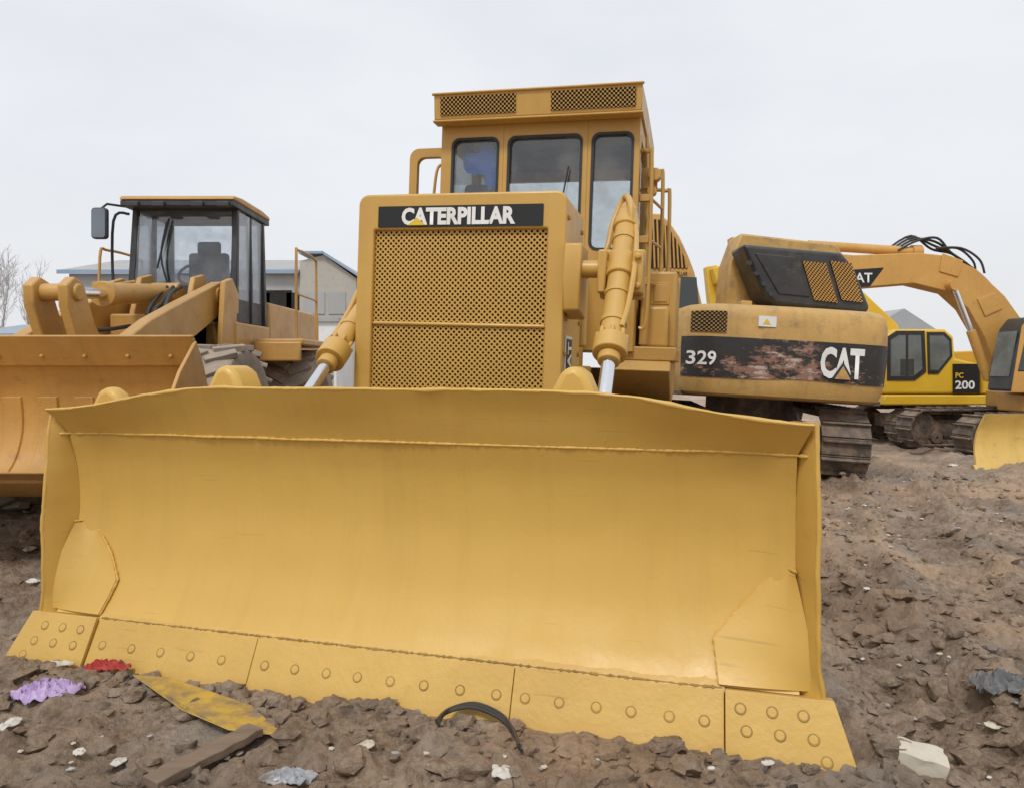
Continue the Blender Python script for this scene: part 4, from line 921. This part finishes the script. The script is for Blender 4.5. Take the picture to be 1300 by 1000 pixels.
def tree(px, Y, h, label, seed):
    rnd = random.Random(seed); a = P(px, 470, Y); a.z = -.1
    t = thing('bare_tree', a, label, 'tree', group='bare trees at the left edge of the yard')
    tr, cr = MB(), MB()
    def grow(p, d, L, r, lev):
        n = 4; pts = [p]; rs = [r]; q = p.copy(); dd = d.copy()
        for i in range(n):
            dd = (dd+Vector((rnd.uniform(-1, 1), rnd.uniform(-1, 1), rnd.uniform(-.3, .7)))*.16).normalized(); q = q+dd*L/n; pts.append(q.copy()); rs.append(r*(1-.5*(i+1)/n))
        (tr if lev < 2 else cr).tube(pts, rs, 6 if lev < 2 else 3)
        if lev >= 5: return
        for i in range(4 if lev < 3 else 3):
            k = rnd.randint(1 if lev else 2, n); b = pts[k]
            nd_ = (dd+Vector((rnd.uniform(-1, 1), rnd.uniform(-1, 1), rnd.uniform(-.1, .8)))*.75).normalized()
            grow(b, nd_, L*rnd.uniform(.5, .75), max(rs[k]*.6, .010), lev+1)
    grow(Vector((0, 0, 0)), Vector((0, 0, 1)), h*.42, h*.018, 0)
    tr.build('trunk', M['bark'], t); cr.build('crown', M['twig'], t)
tree(8, 40, 8.2, 'pale bare tree at the far left edge above the blue shed', 1)
tree(42, 44, 7.6, 'pale bare tree nearest the grey warehouse roof', 5)
tree(-35, 38, 8.6, 'tall pale bare tree cut off by the left edge', 9)

# ------------------------------------------------------------------ litter
def gp(px, py):
    Y = CH*F/(py-HZ); X = (px-650)/F*Y
    for _ in range(5):
        z = H(X, Y); Y = .5*Y+.5*(CH-z)*F/(py-HZ); X = (px-650)/F*Y
    return Vector((X, Y, H(X, Y)))
ring_ = [gp(168, 874), gp(215, 878), gp(318, 905), gp(362, 932), gp(290, 938), gp(232, 914)]
base = sum(p.z for p in ring_)/6+.035
tp = [Vector((p.x, p.y, base+.022*math.sin(i*1.9)+(.02 if i == 0 else 0))) for i, p in enumerate(ring_)]
mb = MB(); mb.hexa([p-Vector((0, 0, .004)) for p in tp], tp)
tag(mb.build('metal_sheet', M['platey'], bevel=.002), 'bent muddy yellow metal sheet lying in front of the blade', 'metal sheet')
mb = MB(); p = gp(58, 886); mb.sheet(p, .16, .095, .09, 2, 34, .2, 3.2); tag(mb.build('plastic_bag', M['purple'], smooth=50), 'crumpled purple plastic bag on the mud', 'bag')
mb = MB(); p = gp(132, 858); mb.sheet(p+Vector((0, 0, .02)), .12, .06, .07, 4, 24, .1); tag(mb.build('cloth_scrap', M['red'], smooth=50), 'red cloth scrap by the left end of the blade', 'cloth')
mb = MB(); mb.tube(catmull([gp(128, 835)+Vector((0, 0, .03)), gp(150, 848)+Vector((0, 0, .05)), gp(168, 866)+Vector((0, 0, .02))], 5), .006, 6); tag(mb.build('twig', M['hose']), 'thin dark twig beside the red cloth', 'twig')
scr = [(75, 848, .07, 'white paper scrap beside the red cloth'), (12, 924, .055, 'white scrap at the bottom left corner'), (416, 916, .035, 'small white scrap in front of the blade seam'),
       (462, 954, .055, 'flat pale scrap right of the wooden plank'), (638, 987, .055, 'pale scrap below the black cable'), (975, 974, .03, 'tiny white scrap near the right end bit'), (38, 700, .07, 'white scrap left of the blade, upper of two'), (42, 744, .065, 'white scrap left of the blade, lower of two'), (1100, 750, .03, 'pale scrap on the ruts right of the blade'), (5, 890, .035, 'white scrap left of the purple bag'), (190, 872, .03, 'tiny white scrap by the yellow sheet'), (1210, 590, .09, 'white litter below the orange excavator'), (1262, 920, .045, 'white scrap below the grey rag'), (150, 972, .04, 'pale scrap above the left end of the plank'), (100, 960, .035, 'pale scrap lowest at the left foreground')]
for i, (px, py, r, lab) in enumerate(scr):
    p = gp(px, py); mb = MB(); mb.sheet(p+Vector((0, 0, .010)), r, r*.7, r*.45, i+11, 10, i*1.3, 1.5); tag(mb.build('paper_scrap', M['paper' if i % 3 else 'cream'], smooth=40), lab, 'scrap')
rr_ = random.Random(3)
for i in range(90):
    py = rr_.choice((rr_.uniform(600, 700), rr_.uniform(640, 940), rr_.uniform(930, 995))); px = rr_.uniform(1070, 1298) if py < 930 else rr_.uniform(0, 1298)
    p = gp(px, py); r = rr_.uniform(.008, .02)*(1 if py > 700 else 1.7)
    mb = MB(); mb.sheet(p+Vector((0, 0, .008)), r, r*.7, r*.5, i+40, 5, i*1.1, 1.5); tag(mb.build('litter_chip', M[('paper', 'cream', 'plastic')[i % 3]], smooth=40), 'tiny pale litter chip trodden into the mud', 'litter', 'tiny litter chips strewn over the mud')
mb = MB(); p = gp(1168, 978); mb.obox(p+Vector((0, 0, .04)), (.15, .10, .07), (.12, .18, -.35))
bmesh.ops.subdivide_edges(mb.bm, edges=mb.bm.edges[:], cuts=5, use_grid_fill=True)
for v in mb.bm.verts: v.co += Vector((noise.noise(v.co*22), noise.noise(v.co*22+Vector((5, 0, 0))), noise.noise(v.co*22+Vector((0, 5, 0)))))*.008
tag(mb.build('foam_block', M['cream'], smooth=50), 'cream block lying at the bottom right of the mud', 'block')
pts = [gp(556, 927)+Vector((0, 0, .02)), gp(568, 919)+Vector((0, 0, .045)), gp(600, 915)+Vector((0, 0, .055)), gp(632, 926)+Vector((0, 0, .05)), gp(650, 941)+Vector((0, 0, .04)), gp(662, 958)+Vector((0, 0, .015))]
mb = MB()
for k in range(3): mb.tube(catmull([q+Vector((random.uniform(-.01, .01), .010*k, .004*k)) for q in pts], 6), .0065, 8)
tag(mb.build('cable', M['hose']), 'black cable looped on the mud before the blade', 'cable')
a, b_ = gp(190, 1000), gp(325, 944); m_ = (a+b_)/2; d = b_-a
mb = MB(); A, B = [], []
for i in range(15):
    t = i/14; c_ = a+d*t; nrm = Vector((-d.y, d.x, 0)).normalized(); ww = .042*(1+.25*noise.noise(Vector((t*6, 1, 1)))); zt_ = max(a.z, b_.z)+.03+.005*noise.noise(Vector((t*8, 3, 3)))
    A.append([tuple(Vector((c_.x, c_.y, zt_))+nrm*ww*k) for k in (-1, -.4, .3, 1)]); B.append([tuple(Vector((c_.x, c_.y, zt_-.03))+nrm*ww*k) for k in (-1, -.4, .3, 1)])
mb.slab(A, B); tag(mb.build('wood_plank', M['wood'], bevel=.003), 'dark weathered plank at the bottom left', 'plank')
mb = MB(); p = gp(1268, 880); mb.sheet(p, .16, .10, .09, 21, 34, .3, 2.6); tag(mb.build('rag', M['rag'], smooth=50), 'dark grey rag heap at the right edge', 'rag')
mb = MB(); p = gp(366, 994); mb.sheet(p+Vector((0, 0, .01)), .11, .05, .05, 25, 28, .1, 2.6); tag(mb.build('plastic_sheet', M['plastic'], smooth=50), 'grey plastic sheet at the bottom edge beside the plank', 'plastic')
mb = MB(); p = gp(440, 977); mb.sheet(p+Vector((0, 0, .01)), .06, .045, .04, 28, 24, .5, 2.6); tag(mb.build('plastic_sheet', M['plastic'], smooth=50), 'small grey plastic piece below the flat pale scrap', 'plastic')

# ------------------------------------------------------------------ sky, sun, camera
w = bpy.data.worlds.new('World'); bpy.context.scene.world = w; w.use_nodes = True
nt = w.node_tree; bg = nt.nodes['Background']
sky = nd(nt, 'ShaderNodeTexSky'); sky.sky_type = 'NISHITA'; sky.sun_disc = False; sky.sun_elevation = R(52); sky.sun_rotation = R(165); sky.dust_density = 4
tc = nd(nt, 'ShaderNodeTexCoord').outputs['Generated']
sc = nd(nt, 'ShaderNodeVectorMath', operation='SCALE'); sc.inputs['Scale'].default_value = .085; nt.links.new(sky.outputs[0], sc.inputs[0])
n = noise_n(nt, tc, 1.6, 5, .55, (1, 1, 2.5))
cc = mixc(nt, mrange(nt, n, .35, .65), (.79, .825, .88), (.90, .92, .955))
sx = nd(nt, 'ShaderNodeSeparateXYZ'); nt.links.new(tc, sx.inputs[0])
cc = mixc(nt, mrange(nt, sx.outputs[2], .0, .25, .8, 0), cc, (.86, .86, .87))
mx = mixc(nt, .93, sc.outputs[0], cc)
nt.links.new(mx, bg.inputs[0]); bg.inputs[1].default_value = 1.0
su = bpy.data.lights.new('sun', 'SUN'); su.energy = 1.85; su.angle = R(12); su.color = (1, .97, .92)
so = bpy.data.objects.new('sun', su); C.objects.link(so); so.rotation_euler = (R(36), 0, R(-20))
cam = bpy.data.cameras.new('camera'); co = bpy.data.objects.new('camera', cam); C.objects.link(co)
co.location = (0, 0, CH); co.rotation_euler = (R(90), 0, 0)
cam.sensor_width = 36; cam.lens = F/1300*36; cam.shift_y = -(500-HZ)/1300; cam.clip_end = 4000; cam.clip_start = .05
bpy.context.scene.camera = co
vs = bpy.context.scene.view_settings; vs.view_transform = 'Standard'; vs.look = 'None'; vs.exposure = 0
